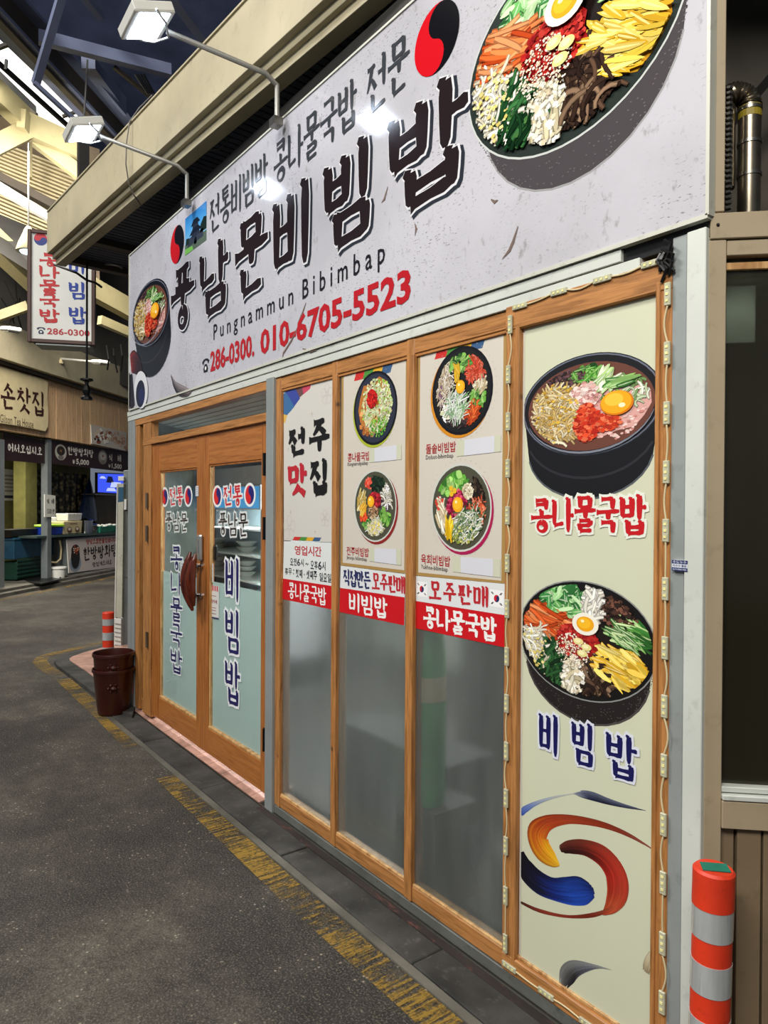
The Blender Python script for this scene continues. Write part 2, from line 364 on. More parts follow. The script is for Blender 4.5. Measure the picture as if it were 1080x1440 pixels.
INI = 'ㄱㄲㄴㄷㄸㄹㅁㅂㅃㅅㅆㅇㅈㅉㅊㅋㅌㅍㅎ'
MED = 'ㅏㅐㅑㅒㅓㅔㅕㅖㅗㅘㅙㅚㅛㅜㅝㅞㅟㅠㅡㅢㅣ'
FIN = ['', 'ㄱ', 'ㄲ', 'ㄳ', 'ㄴ', 'ㄵ', 'ㄶ', 'ㄷ', 'ㄹ', 'ㄺ', 'ㄻ', 'ㄼ', 'ㄽ', 'ㄾ', 'ㄿ', 'ㅀ', 'ㅁ', 'ㅂ', 'ㅄ', 'ㅅ', 'ㅆ', 'ㅇ', 'ㅈ', 'ㅊ', 'ㅋ', 'ㅌ', 'ㅍ', 'ㅎ']
def cons(j, flat):
    """strokes of a consonant in a unit box: (kind, points)"""
    Hh = lambda x0, x1, y: ('h', [(x0, y), (x1, y)])
    V = lambda x, y0, y1: ('v', [(x, y0), (x, y1)])
    if j == 'ㄱ': return [('h', [(.02, .9), (.88, .9)]), ('v', [(.86, .95), (.84, .0)] if flat else [(.84, .95), (.74, .45), (.3, -.02)])]
    if j == 'ㄲ': return sc(cons('ㄱ', flat), 0, .48) + sc(cons('ㄱ', flat), .52, 1)
    if j == 'ㄴ': return [V(.12, 1, .1), ('h', [(.1, .1), (.98, .16)])]
    if j == 'ㄷ': return [Hh(.05, .95, .92), V(.12, .92, .06), Hh(.1, 1, .08)]
    if j == 'ㄸ': return sc(cons('ㄷ', flat), 0, .48) + sc(cons('ㄷ', flat), .52, 1)
    if j == 'ㄹ': return [Hh(.05, .9, .95), V(.88, .97, .5), Hh(.1, .9, .52), V(.12, .54, .06), Hh(.1, .98, .06)]
    if j == 'ㅁ': return [V(.12, .97, .0), Hh(.1, .9, .92), V(.88, .97, .0), Hh(.12, .9, .07)]
    if j == 'ㅂ': return [V(.14, 1, .0), V(.86, 1, .0), Hh(.14, .86, .55), Hh(.14, .86, .08)]
    if j == 'ㅃ': return sc(cons('ㅂ', flat), 0, .46) + sc(cons('ㅂ', flat), .54, 1)
    if j == 'ㅅ': return [('v', [(.52, 1), (.42, .5), (.02, .0)]), ('d', [(.46, .55), (.98, .0)])]
    if j == 'ㅆ': return sc(cons('ㅅ', flat), 0, .48) + sc(cons('ㅅ', flat), .5, 1)
    if j == 'ㅇ': return [('o', [(.5, .47), (.42, .46)])]
    if j == 'ㅈ': return [Hh(.06, .92, .93), ('v', [(.56, .93), (.42, .45), (.02, .0)]), ('d', [(.46, .5), (.98, .0)])]
    if j == 'ㅉ': return sc(cons('ㅈ', flat), 0, .48) + sc(cons('ㅈ', flat), .5, 1)
    if j == 'ㅊ': return [Hh(.35, .65, 1.0)] + [(k, [(x, y*.8) for x, y in p]) for k, p in cons('ㅈ', flat)]
    if j == 'ㅋ': return cons('ㄱ', flat) + [Hh(.05, .82, .5)]
    if j == 'ㅌ': return cons('ㄷ', flat) + [Hh(.12, .92, .5)]
    if j == 'ㅍ': return [Hh(.04, .96, .93), V(.32, .9, .1), V(.68, .9, .1), Hh(.0, 1, .06)]
    if j == 'ㅎ': return [Hh(.34, .66, 1.0), Hh(.04, .96, .74), ('o', [(.5, .28), (.3, .28)])]
    return [Hh(.1, .9, .5)]
def sc(st, x0, x1, y0=0, y1=1):
    out = []
    for k, p in st:
        if k == 'o': out.append((k, [(x0+p[0][0]*(x1-x0), y0+p[0][1]*(y1-y0)), (p[1][0]*(x1-x0), p[1][1]*(y1-y0))]))
        else: out.append((k, [(x0+x*(x1-x0), y0+y*(y1-y0)) for x, y in p]))
    return out
def syll(ch):
    k = ord(ch) - 0xAC00
    if not 0 <= k < 11172: return None
    i, mm, f = INI[k//588], MED[k % 588//28], FIN[k % 28]
    st = []; lo = .40 if f else 0.0
    if f: st += sc(cons(f, True), .2, .92 if mm in 'ㅏㅐㅓㅔㅕㅣㅑ' else .82, 0, .33)
    if mm in 'ㅗㅛㅜㅠㅡ':
        top = (.68, 1) if f else (.56, 1)
        st += sc(cons(i, True), .2, .8, *top)
        m0, m1 = (lo, .66) if f else (.05, .5)
        if mm in 'ㅗㅛ':
            st.append(('h', [(.0, m0+.05), (1, m0+.05)]))
            for x in ([.5] if mm == 'ㅗ' else [.36, .64]): st.append(('v', [(x, m1), (x, m0+.05)]))
        elif mm in 'ㅜㅠ':
            y = m1-.06
            st.append(('h', [(.0, y), (1, y)]))
            for x in ([.52] if mm == 'ㅜ' else [.36, .64]): st.append(('v', [(x, y), (x, m0-.02)]))
        else: st.append(('h', [(.0, m0+.1), (1, m0+.1)]))
    elif mm in 'ㅘㅚㅢㅟㅝ':
        st += sc(cons(i, True), .06, .58, .62, .98)
        if mm in 'ㅘㅚ': st += [('v', [(.32, .58), (.32, .3+lo*.4)]), ('h', [(.0, .28+lo*.4), (.64, .33+lo*.4)])]
        elif mm == 'ㅢ': st += [('h', [(.0, .34+lo*.4), (.64, .38+lo*.4)])]
        else: st += [('h', [(.0, .48+lo*.2), (.64, .52+lo*.2)]), ('v', [(.34, .5+lo*.2), (.32, .16+lo*.6)])]
        st.append(('v', [(.8, 1), (.8, lo)]))
        if mm == 'ㅘ': st.append(('h', [(.8, .56), (1, .56)]))
    else:
        y0 = lo+.04 if f else .12
        cx = .52 if mm in 'ㅣㅏㅑ' else .44
        st += sc(cons(i, False), .0, cx, y0, .93)
        V = lambda x: ('v', [(x, 1.0), (x, lo-.02 if f else 0)])
        mid = (lo+1)/2
        if mm == 'ㅣ': st.append(V(.8))
        if mm == 'ㅏ': st += [V(.74), ('h', [(.74, mid), (1.0, mid)])]
        if mm == 'ㅑ': st += [V(.74), ('h', [(.74, mid+.1), (1.0, mid+.1)]), ('h', [(.74, mid-.1), (1.0, mid-.1)])]
        if mm == 'ㅓ': st += [V(.84), ('h', [(.56, mid), (.84, mid)])]
        if mm == 'ㅕ': st += [V(.84), ('h', [(.56, mid+.1), (.84, mid+.1)]), ('h', [(.56, mid-.1), (.84, mid-.1)])]
        if mm == 'ㅐ': st += [V(.66), V(.92), ('h', [(.66, mid), (.92, mid)])]
        if mm in 'ㅔㅖ': st += [V(.70), V(.93), ('h', [(.5, mid), (.7, mid)])]
    return st
def brush_char(pr, ch, x0, x1, z0, z1, w, col, lay, grow=0.0, dx=0, dz=0):
    st = syll(ch)
    if st is None: return
    W, Hh = x1-x0, z1-z0
    X = lambda x: x0 + x*W + dx
    Z = lambda y: z0 + y*Hh + dz
    for ix, (k, p) in enumerate(st):
        lay += 2.4e-5/pr.step*.9 if ix else 0
        if k == 'o':
            (cx, cz), (rx, rz) = p; cx, cz = X(cx), Z(cz); rx *= W; rz *= Hh; n = 18
            rx = min(rx, rz*1.15)
            pts = [(cx + rx*.92*math.sin(t*2*math.pi/n), cz + rz*.92*math.cos(t*2*math.pi/n)) for t in range(n+1)]
            ws = [w*(.75 + .3*math.sin(t*2*math.pi/n + .8)) for t in range(n+1)]
            pr.rib(pts, ws, col, lay, grow)
        elif k == 'h':
            (ax, ay), (bx, by) = p; a, b = (X(ax), Z(ay)), (X(bx), Z(by)); tl = (b[0]-a[0])*.06
            P = lambda t: (a[0]+(b[0]-a[0])*t, a[1]+(b[1]-a[1])*t - tl/2 + tl*t)
            pr.rib([P(0), P(.12), P(.5), P(.82), P(1)], [w*.95, w*.62, w*.55, w*.72, w*.45], col, lay, grow)
        elif k == 'v':
            q = [(X(x), Z(y)) for x, y in p]
            if len(q) == 2:
                a, b = q; P = lambda t: (a[0]+(b[0]-a[0])*t, a[1]+(b[1]-a[1])*t)
                fl = (a[0]-w*.55, a[1]+w*.12)
                pr.rib([fl, (a[0]-w*.1, a[1]-w*.15)], [w*.35, w*.7], col, lay+1.2e-5/pr.step, grow)
                pr.rib([P(0), P(.2), P(.6), P(.9), P(1)], [w*.75, w*1.0, w*.9, w*.75, w*.35], col, lay, grow)
            else:
                a, b, c = q; pts = []
                for i in range(7):
                    t = i/6; pts.append(((1-t)**2*a[0]+2*t*(1-t)*b[0]+t*t*c[0], (1-t)**2*a[1]+2*t*(1-t)*b[1]+t*t*c[1]))
                pr.rib(pts, [w, w*.95, w*.9, w*.8, w*.65, w*.5, w*.3], col, lay, grow)
        else:
            a, b = [(X(x), Z(y)) for x, y in p]
            pr.rib([a, ((a[0]+b[0])/2, (a[1]+b[1])/2 + w*.1), b], [w*.4, w*.8, w*.95], col, lay, grow)
def brush(pl, b, text, x0, x1, z0, z1, w, col, halo=None, hw=0.0, shadow=None, sx=0, sz=0, gap=0.12, vertical=False, pr=None):
    """brush lettering; returns a Print holding the lines of writing"""
    pr = pr or Print(pl, b)
    n = len(text)
    def cells():
        for i, ch in enumerate(text):
            if ch == ' ': continue
            if vertical:
                h = (z1-z0)/(n + gap*(n-1)); t = z1 - i*h*(1+gap); yield ch, x0, x1, t-h, t
            else:
                wd = (x1-x0)/(n + gap*(n-1)); l = x0 + i*wd*(1+gap); yield ch, l, l+wd, z0, z1
    for c in list(cells()):
        if halo: brush_char(pr, *c, w, halo, 3, hw)
        brush_char(pr, *c, w, col, 8)
    return pr
_tc = {}
def font_poly(text, bold):
    k = (text, bold)
    if k in _tc: return _tc[k]
    cu = bpy.data.curves.new('t', 'FONT'); cu.body = text; cu.size = 1; cu.offset = bold; cu.resolution_u = 2; cu.fill_mode = 'FRONT'
    o = bpy.data.objects.new('t', cu); COL.objects.link(o); bpy.context.view_layer.update()
    me = o.to_mesh(); vs = [(v.co.x, v.co.y) for v in me.vertices]; fs = [tuple(p.vertices) for p in me.polygons]
    o.to_mesh_clear(); bpy.data.objects.remove(o); bpy.data.curves.remove(cu)
    _tc[k] = (vs, fs); return _tc[k]
def write(pr, text, x0, x1, z0, z1, col, bold=0.0, lay=5):
    """typeface lettering fitted to the box"""
    vs, fs = font_poly(text, bold)
    if not vs: return
    ax, bx = min(v[0] for v in vs), max(v[0] for v in vs); az, bz = min(v[1] for v in vs), max(v[1] for v in vs)
    c = lin(col) if isinstance(col, str) else col
    P = [pr.pl.P(x0+(v[0]-ax)/(bx-ax)*(x1-x0), pr.b + lay*pr.step, z0+(v[1]-az)/(bz-az)*(z1-z0)) for v in vs]
    pr.add(P, fs, c)
def taeguk(pr, cx, cz, r, red='#c8202c', blue='#1c1c5c', lay=2, tilt=0.0, rz=None):
    rz = rz or r; n = 20; T = tilt
    def pt(x, z):
        return (cx + (x*math.cos(T)-z*math.sin(T))*r, cz + (x*math.sin(T)+z*math.cos(T))*rz)
    top = [(math.cos(math.pi*i/n), math.sin(math.pi*i/n)) for i in range(n+1)]
    bot = [(math.cos(math.pi+math.pi*i/n), math.sin(math.pi+math.pi*i/n)) for i in range(n+1)]
    pr.poly([pt(*q) for q in top], red, lay); pr.poly([pt(*q) for q in bot], blue, lay)
    pr.poly([pt(-.5+.5*math.cos(2*math.pi*i/n), .5*math.sin(2*math.pi*i/n)) for i in range(n)], red, lay+1)
    pr.poly([pt(.5+.5*math.cos(2*math.pi*i/n), .5*math.sin(2*math.pi*i/n)) for i in range(n)], blue, lay+1)
def telephone(pr, x0, x1, z0, z1, col, lay=5):
    X = lambda t: x0+(x1-x0)*t
    Z = lambda t: z0+(z1-z0)*t
    pr.poly([(X(.2), Z(.0)), (X(.8), Z(.0)), (X(.86), Z(.3)), (X(.66), Z(.62)), (X(.34), Z(.62)), (X(.14), Z(.3))], col, lay)
    pr.rib([(X(.02), Z(.7)), (X(.2), Z(.92)), (X(.5), Z(.98)), (X(.8), Z(.92)), (X(.98), Z(.7))], [.32*(z1-z0), .2*(z1-z0), .14*(z1-z0), .2*(z1-z0), .32*(z1-z0)], col, lay)
    pr.ell((x0+x1)/2, Z(.3), (x1-x0)*.14, (z1-z0)*.15, '#e8e8e4', lay+2, n=12)

# ---- food pictures, drawn with many small coloured shapes
class Food:
    def __init__(s, pr, cx, cz, rx, rz, rot=0, fine=1.0):
        s.fine = fine; s.pr, s.cx, s.cz, s.rx, s.rz, s.rot = pr, cx, cz, rx, rz, rot
    def p(s, u, v):
        x, z = u*s.rx, v*s.rz; c, n = math.cos(s.rot), math.sin(s.rot)
        return (s.cx + x*c - z*n, s.cz + x*n + z*c)
    def rr(s, u, v, ru, rv):
        a = random.random()*6.283; r = math.sqrt(random.random()); return u + ru*r*math.cos(a), v + rv*r*math.sin(a)
    def ok(s, u, v, lim=.97): return u*u+v*v < lim*lim
    def sh(s, col, k=.22):
        c = lin(random.choice(col)); f = 1 + random.uniform(-k, k*.7); return tuple(min(1, x*f) for x in c[:3]) + (1,)
    def patch(s, u, v, ru, rv, col, lay=20):
        q = []
        for i in range(14):
            t = i*2*math.pi/14; k = random.uniform(.85, 1.15); a, b = u+ru*k*math.cos(t), v+rv*k*math.sin(t)
            l = math.hypot(a, b)
            if l > .97: a, b = a/l*.97, b/l*.97
            q.append(s.p(a, b))
        s.pr.poly(q, col, lay)
    def strands(s, u, v, ru, rv, n, cols, ln=.35, wd=.025, ang=0, spread=.6, curl=.25, lay=30):
        n = int(n*s.fine**1.6); wd /= s.fine**.9; ln /= s.fine**.25
        for _ in range(n):
            a, b = s.rr(u, v, ru, rv); t = ang + random.uniform(-spread, spread); pts = []; l = ln*random.uniform(.6, 1.2); cu = random.uniform(-curl, curl)*6
            a -= math.cos(t)*l/2; b -= math.sin(t)*l/2
            for i in range(6):
                if not s.ok(a, b): break
                pts.append(s.p(a, b)); a += math.cos(t)*l/5; b += math.sin(t)*l/5; t += cu*.2
            if len(pts) < 3: continue
            w = wd*s.rx*random.uniform(.7, 1.3); k = len(pts)
            s.pr.cnt += 1; L = lay + (s.pr.cnt*.618034 % 1)*60
            c = s.sh(cols)
            s.pr.rib(pts, [w*1.5 for i in range(k)], tuple(x*.45 for x in c[:3]) + (1,), L)
            s.pr.rib(pts, [w*(.5 if i in (0, k-1) else 1) for i in range(k)], c, L+1)
    def leaves(s, u, v, ru, rv, n, cols, ln=.25, wd=.12, vein='#b8d890', lay=30, ang=None):
        n = int(n*s.fine**1.8); wd /= s.fine; ln /= s.fine**.6
        for _ in range(n):
            a, b = s.rr(u, v, ru, rv)
            t = random.random()*6.283 if ang is None else ang + random.uniform(-.5, .5); l = ln*random.uniform(.6, 1.2); w = wd*random.uniform(.6, 1.2); q = []
            for i in range(10):
                th = i*2*math.pi/10; k = random.uniform(.82, 1.12)
                x, y = l/2*math.cos(th)*k, w/2*math.sin(th)*k*(1-.25*math.cos(th))
                x, y = a + x*math.cos(t) - y*math.sin(t), b + x*math.sin(t) + y*math.cos(t)
                h = math.hypot(x, y)
                if h > .97: x, y = x/h*.97, y/h*.97
                q.append(s.p(x, y))
            if not s.ok(a, b): continue
            s.pr.cnt += 1; L = lay + (s.pr.cnt*.618034 % 1)*60; c = s.sh(cols, .35)
            s.pr.poly(q, c, L)
            m2 = [s.p(*[a0+(d)*f for a0, d in zip((a, b), (math.cos(t)*l/2, math.sin(t)*l/2))]) for f in (-.8, 0, .7)]
            if all(True for _ in m2) and s.ok(a+math.cos(t)*l/2, b+math.sin(t)*l/2) and s.ok(a-math.cos(t)*l/2, b-math.sin(t)*l/2):
                vc = lin(vein); s.pr.rib(m2, [.012*s.rx, .016*s.rx, .004*s.rx], tuple(.6*x+.4*y for x, y in zip(vc[:3], c[:3])) + (1,), L+1)
    def bits(s, u, v, ru, rv, n, cols, sz=.04, lay=40):
        n = int(n*s.fine**2); sz /= s.fine
        for _ in range(n):
            a, b = s.rr(u, v, ru, rv)
            if not s.ok(a, b, .94): continue
            k = random.randint(4, 6); t0 = random.random()*6; r = sz*random.uniform(.5, 1.3)
            s.pr.poly([s.p(a+r*math.cos(t0+i*6.283/k)*random.uniform(.7, 1.2), b+r*math.sin(t0+i*6.283/k)*random.uniform(.7, 1.2)) for i in range(k)], s.sh(cols), lay+((s.pr.cnt*.618034) % 1)*50); s.pr.cnt += 1
    def disc(s, u, v, r, col, lay=100, r2=None):
        s.pr.poly([s.p(u+r*math.cos(i*6.283/20), v+(r2 or r)*math.sin(i*6.283/20)) for i in range(20)], col, lay)
    def egg(s, u, v, r, lay=100, white=True):
        if white: s.disc(u, v, r*1.5, '#f2efe0', lay)
        s.disc(u, v, r, '#f0a818', lay+2); s.disc(u-r*.1, v+r*.1, r*.72, '#f8bc28', lay+3); s.disc(u-r*.3, v+r*.35, r*.2, '#fff2c0', lay+4)
GREEN = ['#3f7a2c', '#5c9a38', '#2c5c24', '#7cb450', '#98c46c']
def body(pr, cx, cz, rx, rz, bx, bz, brx, brz, col, edge, lay=2):
    """side of a bowl seen from above: hull of the rim ellipse and the foot ellipse"""
    q = [(cx+rx*math.cos(t*math.pi/16), cz+rz*math.sin(t*math.pi/16)) for t in range(0, 17)]
    q += [(bx+brx*math.cos(math.pi+t*math.pi/16), bz+brz*math.sin(math.pi+t*math.pi/16)) for t in range(0, 17)]
    pr.poly(q, col, lay)
    lo = [(bx+brx*math.cos(math.pi+t*math.pi/16), bz+brz*math.sin(math.pi+t*math.pi/16)) for t in range(1, 16)]
    pr.rib(lo, [.006]*len(lo), edge, lay+1)
def soup_bowl(pr, cx, cz, rx, rz, bx, bz, brx, brz, rot=0, clip=None):
    body(pr, cx, cz, rx, rz, bx, bz, brx, brz, '#17171a', '#555a60')
    lo = [(cx+(rx+(brx-rx)*.5)*math.cos(math.pi+t*math.pi/16), (cz+bz)/2+(rz)*math.sin(math.pi+t*math.pi/16)) for t in range(2, 15)]
    pr.rib(lo, [rz*.05]*len(lo), '#2b2b30', 4)
    pr.ell(cx, cz, rx, rz, '#25262b', 6, rot, 40); pr.ell(cx, cz, rx*.985, rz*.98, '#6a7080', 7, rot, 40); pr.ell(cx, cz, rx*.965, rz*.955, '#1a1a1e', 8, rot, 40)
    pr.ell(cx, cz-rz*.03, rx*.9, rz*.86, '#6a4034', 9, rot, 40)
    f = Food(pr, cx, cz-rz*.02, rx*.89, rz*.86, rot, 1.5)
    f.patch(.35, -.1, .62, .6, '#d8a49c', 12); f.patch(-.45, -.1, .45, .75, '#6c4a28', 13)
    f.bits(-.35, .68, .32, .22, 90, ['#4a3438', '#2c2020', '#6a4a50'], .05, 14)
    f.bits(.4, -.3, .5, .5, 60, ['#e4b8b0', '#d08c80', '#f0d4cc'], .05, 14)
    f.leaves(.08, .72, .3, .2, 26, ['#2c6a20', '#4c9a30', '#1c4c18', '#6cae44'], .28, .13, lay=24)
    f.strands(.7, .25, .22, .3, 18, ['#c8d8b0', '#e8ecd8', '#7ca060'], .3, .03, 1.5, .8, .5, 24)
    f.strands(-.5, -.08, .42, .62, 150, ['#e0cc9c', '#d0b47c', '#f0e4c4', '#c8a868'], .5, .035, 1.9, 1.1, .45, 34)
    f.bits(-.5, -.1, .42, .7, 42, ['#d8b040', '#e4c868', '#b88c28'], .045, 96)
    f.bits(.0, .25, .26, .28, 90, ['#e8c4bc', '#f4dcd4', '#d8a8a0', '#c88c88'], .06, 70)
    f.leaves(.34, .56, .14, .2, 8, ['#c8dca0', '#e8f0d0', '#a8c880'], .5, .14, '#ffffff', 100, 1.1)
    f.leaves(.52, .42, .16, .08, 6, ['#5c9a48', '#3c7a30', '#8cba68'], .55, .16, '#d8ecc0', 150, .15)
    f.leaves(.42, .1, .2, .08, 10, ['#4c8a38', '#2c5c24'], .2, .08, lay=120)
    f.bits(.02, -.38, .2, .42, 130, ['#c83018', '#e04c28', '#a82010', '#e87048'], .075, 90)
    f.bits(.3, -.42, .24, .18, 50, ['#d84420', '#f07850', '#b83018'], .07, 90)
    f.disc(.48, -.02, .25, '#d8780c', 205, .27); f.disc(.47, .0, .23, '#f0a81c', 207, .25); f.disc(.44, .06, .14, '#f8c440', 208); f.disc(.56, -.08, .05, '#fff0c0', 209)
    hi = [(cx+rx*.93*math.cos(math.pi*1.12+t*math.pi*.8/16), cz+rz*.93*math.sin(math.pi*1.12+t*math.pi*.8/16)) for t in range(17)]
    pr.rib(hi, [rz*.012+rz*.03*math.sin(t*math.pi/16) for t in range(17)], '#7c808c', 211)
def rice_bowl(pr, cx, cz, rx, rz, bx, bz, brx, brz, metal=False, rot=0):
    body(pr, cx, cz, rx, rz, bx, bz, brx, brz, '#4a4548' if metal else '#231e1e', '#9a9a9a' if metal else '#4a4644')
    for k in range(170):
        t = math.pi + math.pi*random.random(); f = random.uniform(.2, .95)
        x = cx+(bx-cx)*f + (rx+(brx-rx)*f)*math.cos(t); z = cz+(bz-cz)*f + (rz+(brz-rz)*f)*math.sin(t)
        pr.ell(x, z, rx*.008, rx*.004, '#5e5a58' if not metal else '#6e6a6c', 4+k % 3, 0, 6)
    pr.ell(cx, cz, rx, rz, '#c4c8c4' if metal else '#8a8c8a', 7, rot, 44); pr.ell(cx, cz, rx*.985, rz*.978, '#2c3430' if metal else '#141212', 8, rot, 44)
    f = Food(pr, cx, cz, rx*.97, rz*.96, rot, 1.75 if metal else 1.5)
    f.patch(.1, .1, .8, .7, '#1e1614', 10)
    f.leaves(-.28, .66, .34, .26, 70, ['#3c8a44', '#68b05c', '#98cc88', '#2c6a34', '#bce0a8'], .3, .17, '#e0f4d0', 20)
    f.patch(-.62, .25, .34, .22, '#b84c1c', 15)
    f.strands(-.62, .26, .3, .24, 95, ['#e4642c', '#f08448', '#c84818', '#f8a068'], .5, .05, -.45, .35, .15, 30)
    f.strands(-.72, -.22, .26, .38, 90, ['#f0ead8', '#fff8e8', '#dcd4b8'], .42, .035, .8, 1.2, .45, 34)
    f.bits(-.74, -.25, .22, .4, 24, ['#e0cc70', '#ecdc90'], .04, 96)
    f.strands(-.45, -.5, .2, .4, 70, ['#1c4424', '#0e2c14', '#2c5c30', '#3c7440'], .4, .05, 1.0, .4, .3, 40)
    f.bits(-.46, -.5, .18, .36, 50, ['#14381c', '#2c5a2c', '#4c7c40'], .05, 50)
    f.strands(-.14, -.62, .15, .34, 60, ['#ece4cc', '#fff8e4', '#d4c8a4'], .3, .06, 1.4, .4, .4, 44)
    f.bits(-.12, -.64, .15, .32, 60, ['#f4ecd8', '#d8ccac', '#fffaf0'], .06, 60)
    f.strands(.2, -.58, .2, .36, 80, ['#5c4434', '#3c2a20', '#8c7058', '#2a1c16'], .36, .045, 1.6, .7, .5, 44)
    f.patch(.56, -.38, .34, .3, '#c89020', 16)
    f.leaves(.56, -.34, .34, .3, 46, ['#ecc844', '#f8dc70', '#d8a828', '#f4d058'], .5, .12, '#fff0a8', 50, -.55)
    f.leaves(.68, .22, .28, .2, 44, ['#5c9a44', '#8cc068', '#2c6428', '#c0dc98', '#3c7c34'], .42, .08, '#e8f4c8', 40, -.45)
    f.bits(.5, .56, .32, .26, 130, ['#241812', '#4a3026', '#140e0c', '#7a5040', '#33241e'], .06, 24)
    f.strands(.14, .66, .1, .28, 50, ['#f0ece0', '#fffcf4', '#dcd4c4'], .3, .05, 1.5, .4, .3, 60)
    f.patch(-.05, -.02, .3, .3, '#a01c1c', 90)
    f.bits(-.08, -.02, .3, .3, 120, ['#b82420', '#8c1418', '#c83c30'], .05, 96)
    f.bits(-.14, -.2, .26, .3, 130, ['#f4ead4', '#e4d0b0', '#fff4e4'], .022, 150)
    f.egg(.06, .3, .13, 200)
    for u, v in ((.08, -.1), (-.04, -.02), (.02, -.22)): f.disc(u, v, .075, '#e8dc90', 206, .06); f.disc(u-.01, v+.01, .045, '#f8f0b8', 208, .035)
def round_bowl(pr, cx, cz, r, kind, lay0=0):
    acc = {'soup': '#a8b42c', 'jeonju': '#8c2420', 'stone': '#d08820', 'raw': '#a81850'}[kind]
    dx = {'soup': -.035, 'jeonju': .06, 'stone': -.05, 'raw': .05}[kind]
    for k in range(40):
        t = k*2*math.pi/40; pr.ell(cx+r*1.1*math.cos(t), cz+r*1.1*math.sin(t), r*.012, r*.012, '#b8b0a0', 2, 0, 6)
    pr.ell(cx+r*dx, cz-r*.055, r*1.01, r*1.01, acc, 3, 0, 36)
    if kind in ('soup', 'stone'):
        pr.ell(cx, cz, r, r, '#101118', 5, 0, 36); pr.ell(cx, cz, r*.93, r*.93, '#2c3040' if kind == 'soup' else '#1c1c1c', 6, 0, 36)
    else:
        pr.ell(cx, cz, r, r, '#c8ccc4', 5, 0, 36); pr.ell(cx, cz, r*.955, r*.955, '#4c4c3c', 6, 0, 36)
    f = Food(pr, cx, cz, r*.88, r*.88, 0, 1.2)
    if kind == 'soup':
        f.patch(0, 0, .9, .9, '#b87434', 8)
        f.bits(-.2, -.3, .6, .55, 90, ['#c88040', '#e0a868', '#a86024'], .09, 12)
        f.bits(.1, .1, .8, .8, 330, ['#dce8b8', '#a8cc50', '#f0f0d8', '#88b438', '#c4d898', '#e8d8a0'], .065, 30)
        f.strands(.1, .0, .7, .8, 110, ['#e8ecd0', '#c8dca0', '#f4f0d0'], .3, .02, .4, 2, .6, 60)
        f.bits(.2, -.6, .5, .3, 60, ['#4c9a2c', '#7cc040'], .05, 80)
        f.bits(-.12, .3, .26, .28, 150, ['#c01414', '#e02c1c', '#901010'], .06, 130)
    elif kind == 'stone':
        f.strands(-.62, .25, .28, .55, 110, ['#e8dcc8', '#d4c4a8', '#f4ece0', '#a89070'], .4, .025, 1.3, .9, .5, 20)
        f.leaves(-.05, .72, .4, .22, 34, GREEN, .3, .16, lay=30)
        f.strands(.52, .52, .28, .32, 110, ['#e0583c', '#f07c60', '#c84028'], .3, .04, .5, 2, .6, 30)
        f.strands(.72, .05, .2, .16, 30, ['#e8dcc0', '#c8b48c'], .3, .05, .6, .4, .2, 30)
        f.leaves(.62, -.25, .28, .26, 34, GREEN, .22, .12, lay=40)
        f.strands(.4, -.6, .24, .28, 90, ['#e05c24', '#f07838', '#c04414'], .28, .04, 1.2, 1, .4, 40)
        f.bits(-.55, -.55, .22, .24, 60, ['#f0ead0', '#d8e0b0', '#ffffff'], .06, 30)
        f.bits(-.75, -.05, .12, .3, 40, ['#5c3c50', '#7c5c70'], .05, 30)
        f.strands(-.15, -.35, .35, .4, 120, ['#e8f4e0', '#c8e0b8', '#88b880', '#ffffff'], .42, .02, .8, 1, .2, 90)
        f.strands(-.1, -.8, .4, .12, 60, ['#2c2020', '#4c3c3c'], .3, .03, .2, .6, .3, 30)
        f.leaves(-.16, .5, .06, .1, 6, ['#e0b428', '#c89c20', '#f0cc48'], .5, .18, '#f8e080', 120, 1.8)
        f.egg(0, .1, .17, 200, False)
    elif kind == 'jeonju':
        f.bits(-.3, .72, .22, .16, 50, ['#d84430', '#f07058'], .06, 20)
        f.strands(.2, .7, .35, .22, 90, ['#18301c', '#2c4c30', '#0c1c10'], .3, .04, 1, 1.5, .6, 20)
        f.strands(.68, .35, .24, .34, 50, ['#e8e4d4', '#ffffff', '#c8c4b0'], .34, .05, .6, .8, .4, 30)
        f.strands(-.72, .2, .2, .3, 40, ['#e8d080', '#f4e4b0', '#c8a850'], .36, .06, 1.2, .4, .2, 30)
        f.leaves(-.62, -.1, .14, .14, 9, ['#f0b020', '#f8cc40'], .4, .12, '#fff0a0', 60, .9)
        f.bits(-.6, -.35, .2, .16, 50, ['#d83c1c', '#f05c30'], .06, 40)
        f.bits(.52, .05, .26, .2, 70, ['#4c3048', '#2c1828', '#6c4c68'], .06, 40)
        f.leaves(.55, -.35, .3, .26, 32, ['#2c5c20', '#4c8c30', '#78b048'], .3, .18, lay=40)
        f.leaves(-.4, -.6, .2, .14, 12, GREEN, .26, .16, lay=40)
        f.strands(.05, -.68, .4, .28, 120, ['#f0ecd0', '#ffffff', '#d8d4a0'], .36, .025, .8, 1.4, .4, 60)
        f.bits(.0, -.7, .36, .24, 26, ['#e8d060', '#f0e088'], .05, 110)
        f.patch(.02, .18, .34, .24, '#8c1420', 60); f.bits(.02, .18, .34, .24, 90, ['#a81c28', '#c83038', '#701018'], .06, 70)
        f.bits(-.05, -.2, .3, .2, 110, ['#b88c68', '#d8b890', '#8c6444'], .035, 90)
        f.egg(-.16, .14, .18, 200, False)
    else:
        f.leaves(-.3, .66, .5, .3, 60, ['#5ca038', '#88c458', '#a8d878', '#3c7c28'], .4, .26, '#d0f0a8', 20)
        f.strands(.7, .45, .22, .4, 90, ['#3c2c24', '#5c4838', '#20160f'], .4, .03, 1.6, .6, .4, 24)
        f.bits(.3, .42, .22, .2, 150, ['#e8dcc0', '#f4ecd8', '#c8b890'], .035, 60)
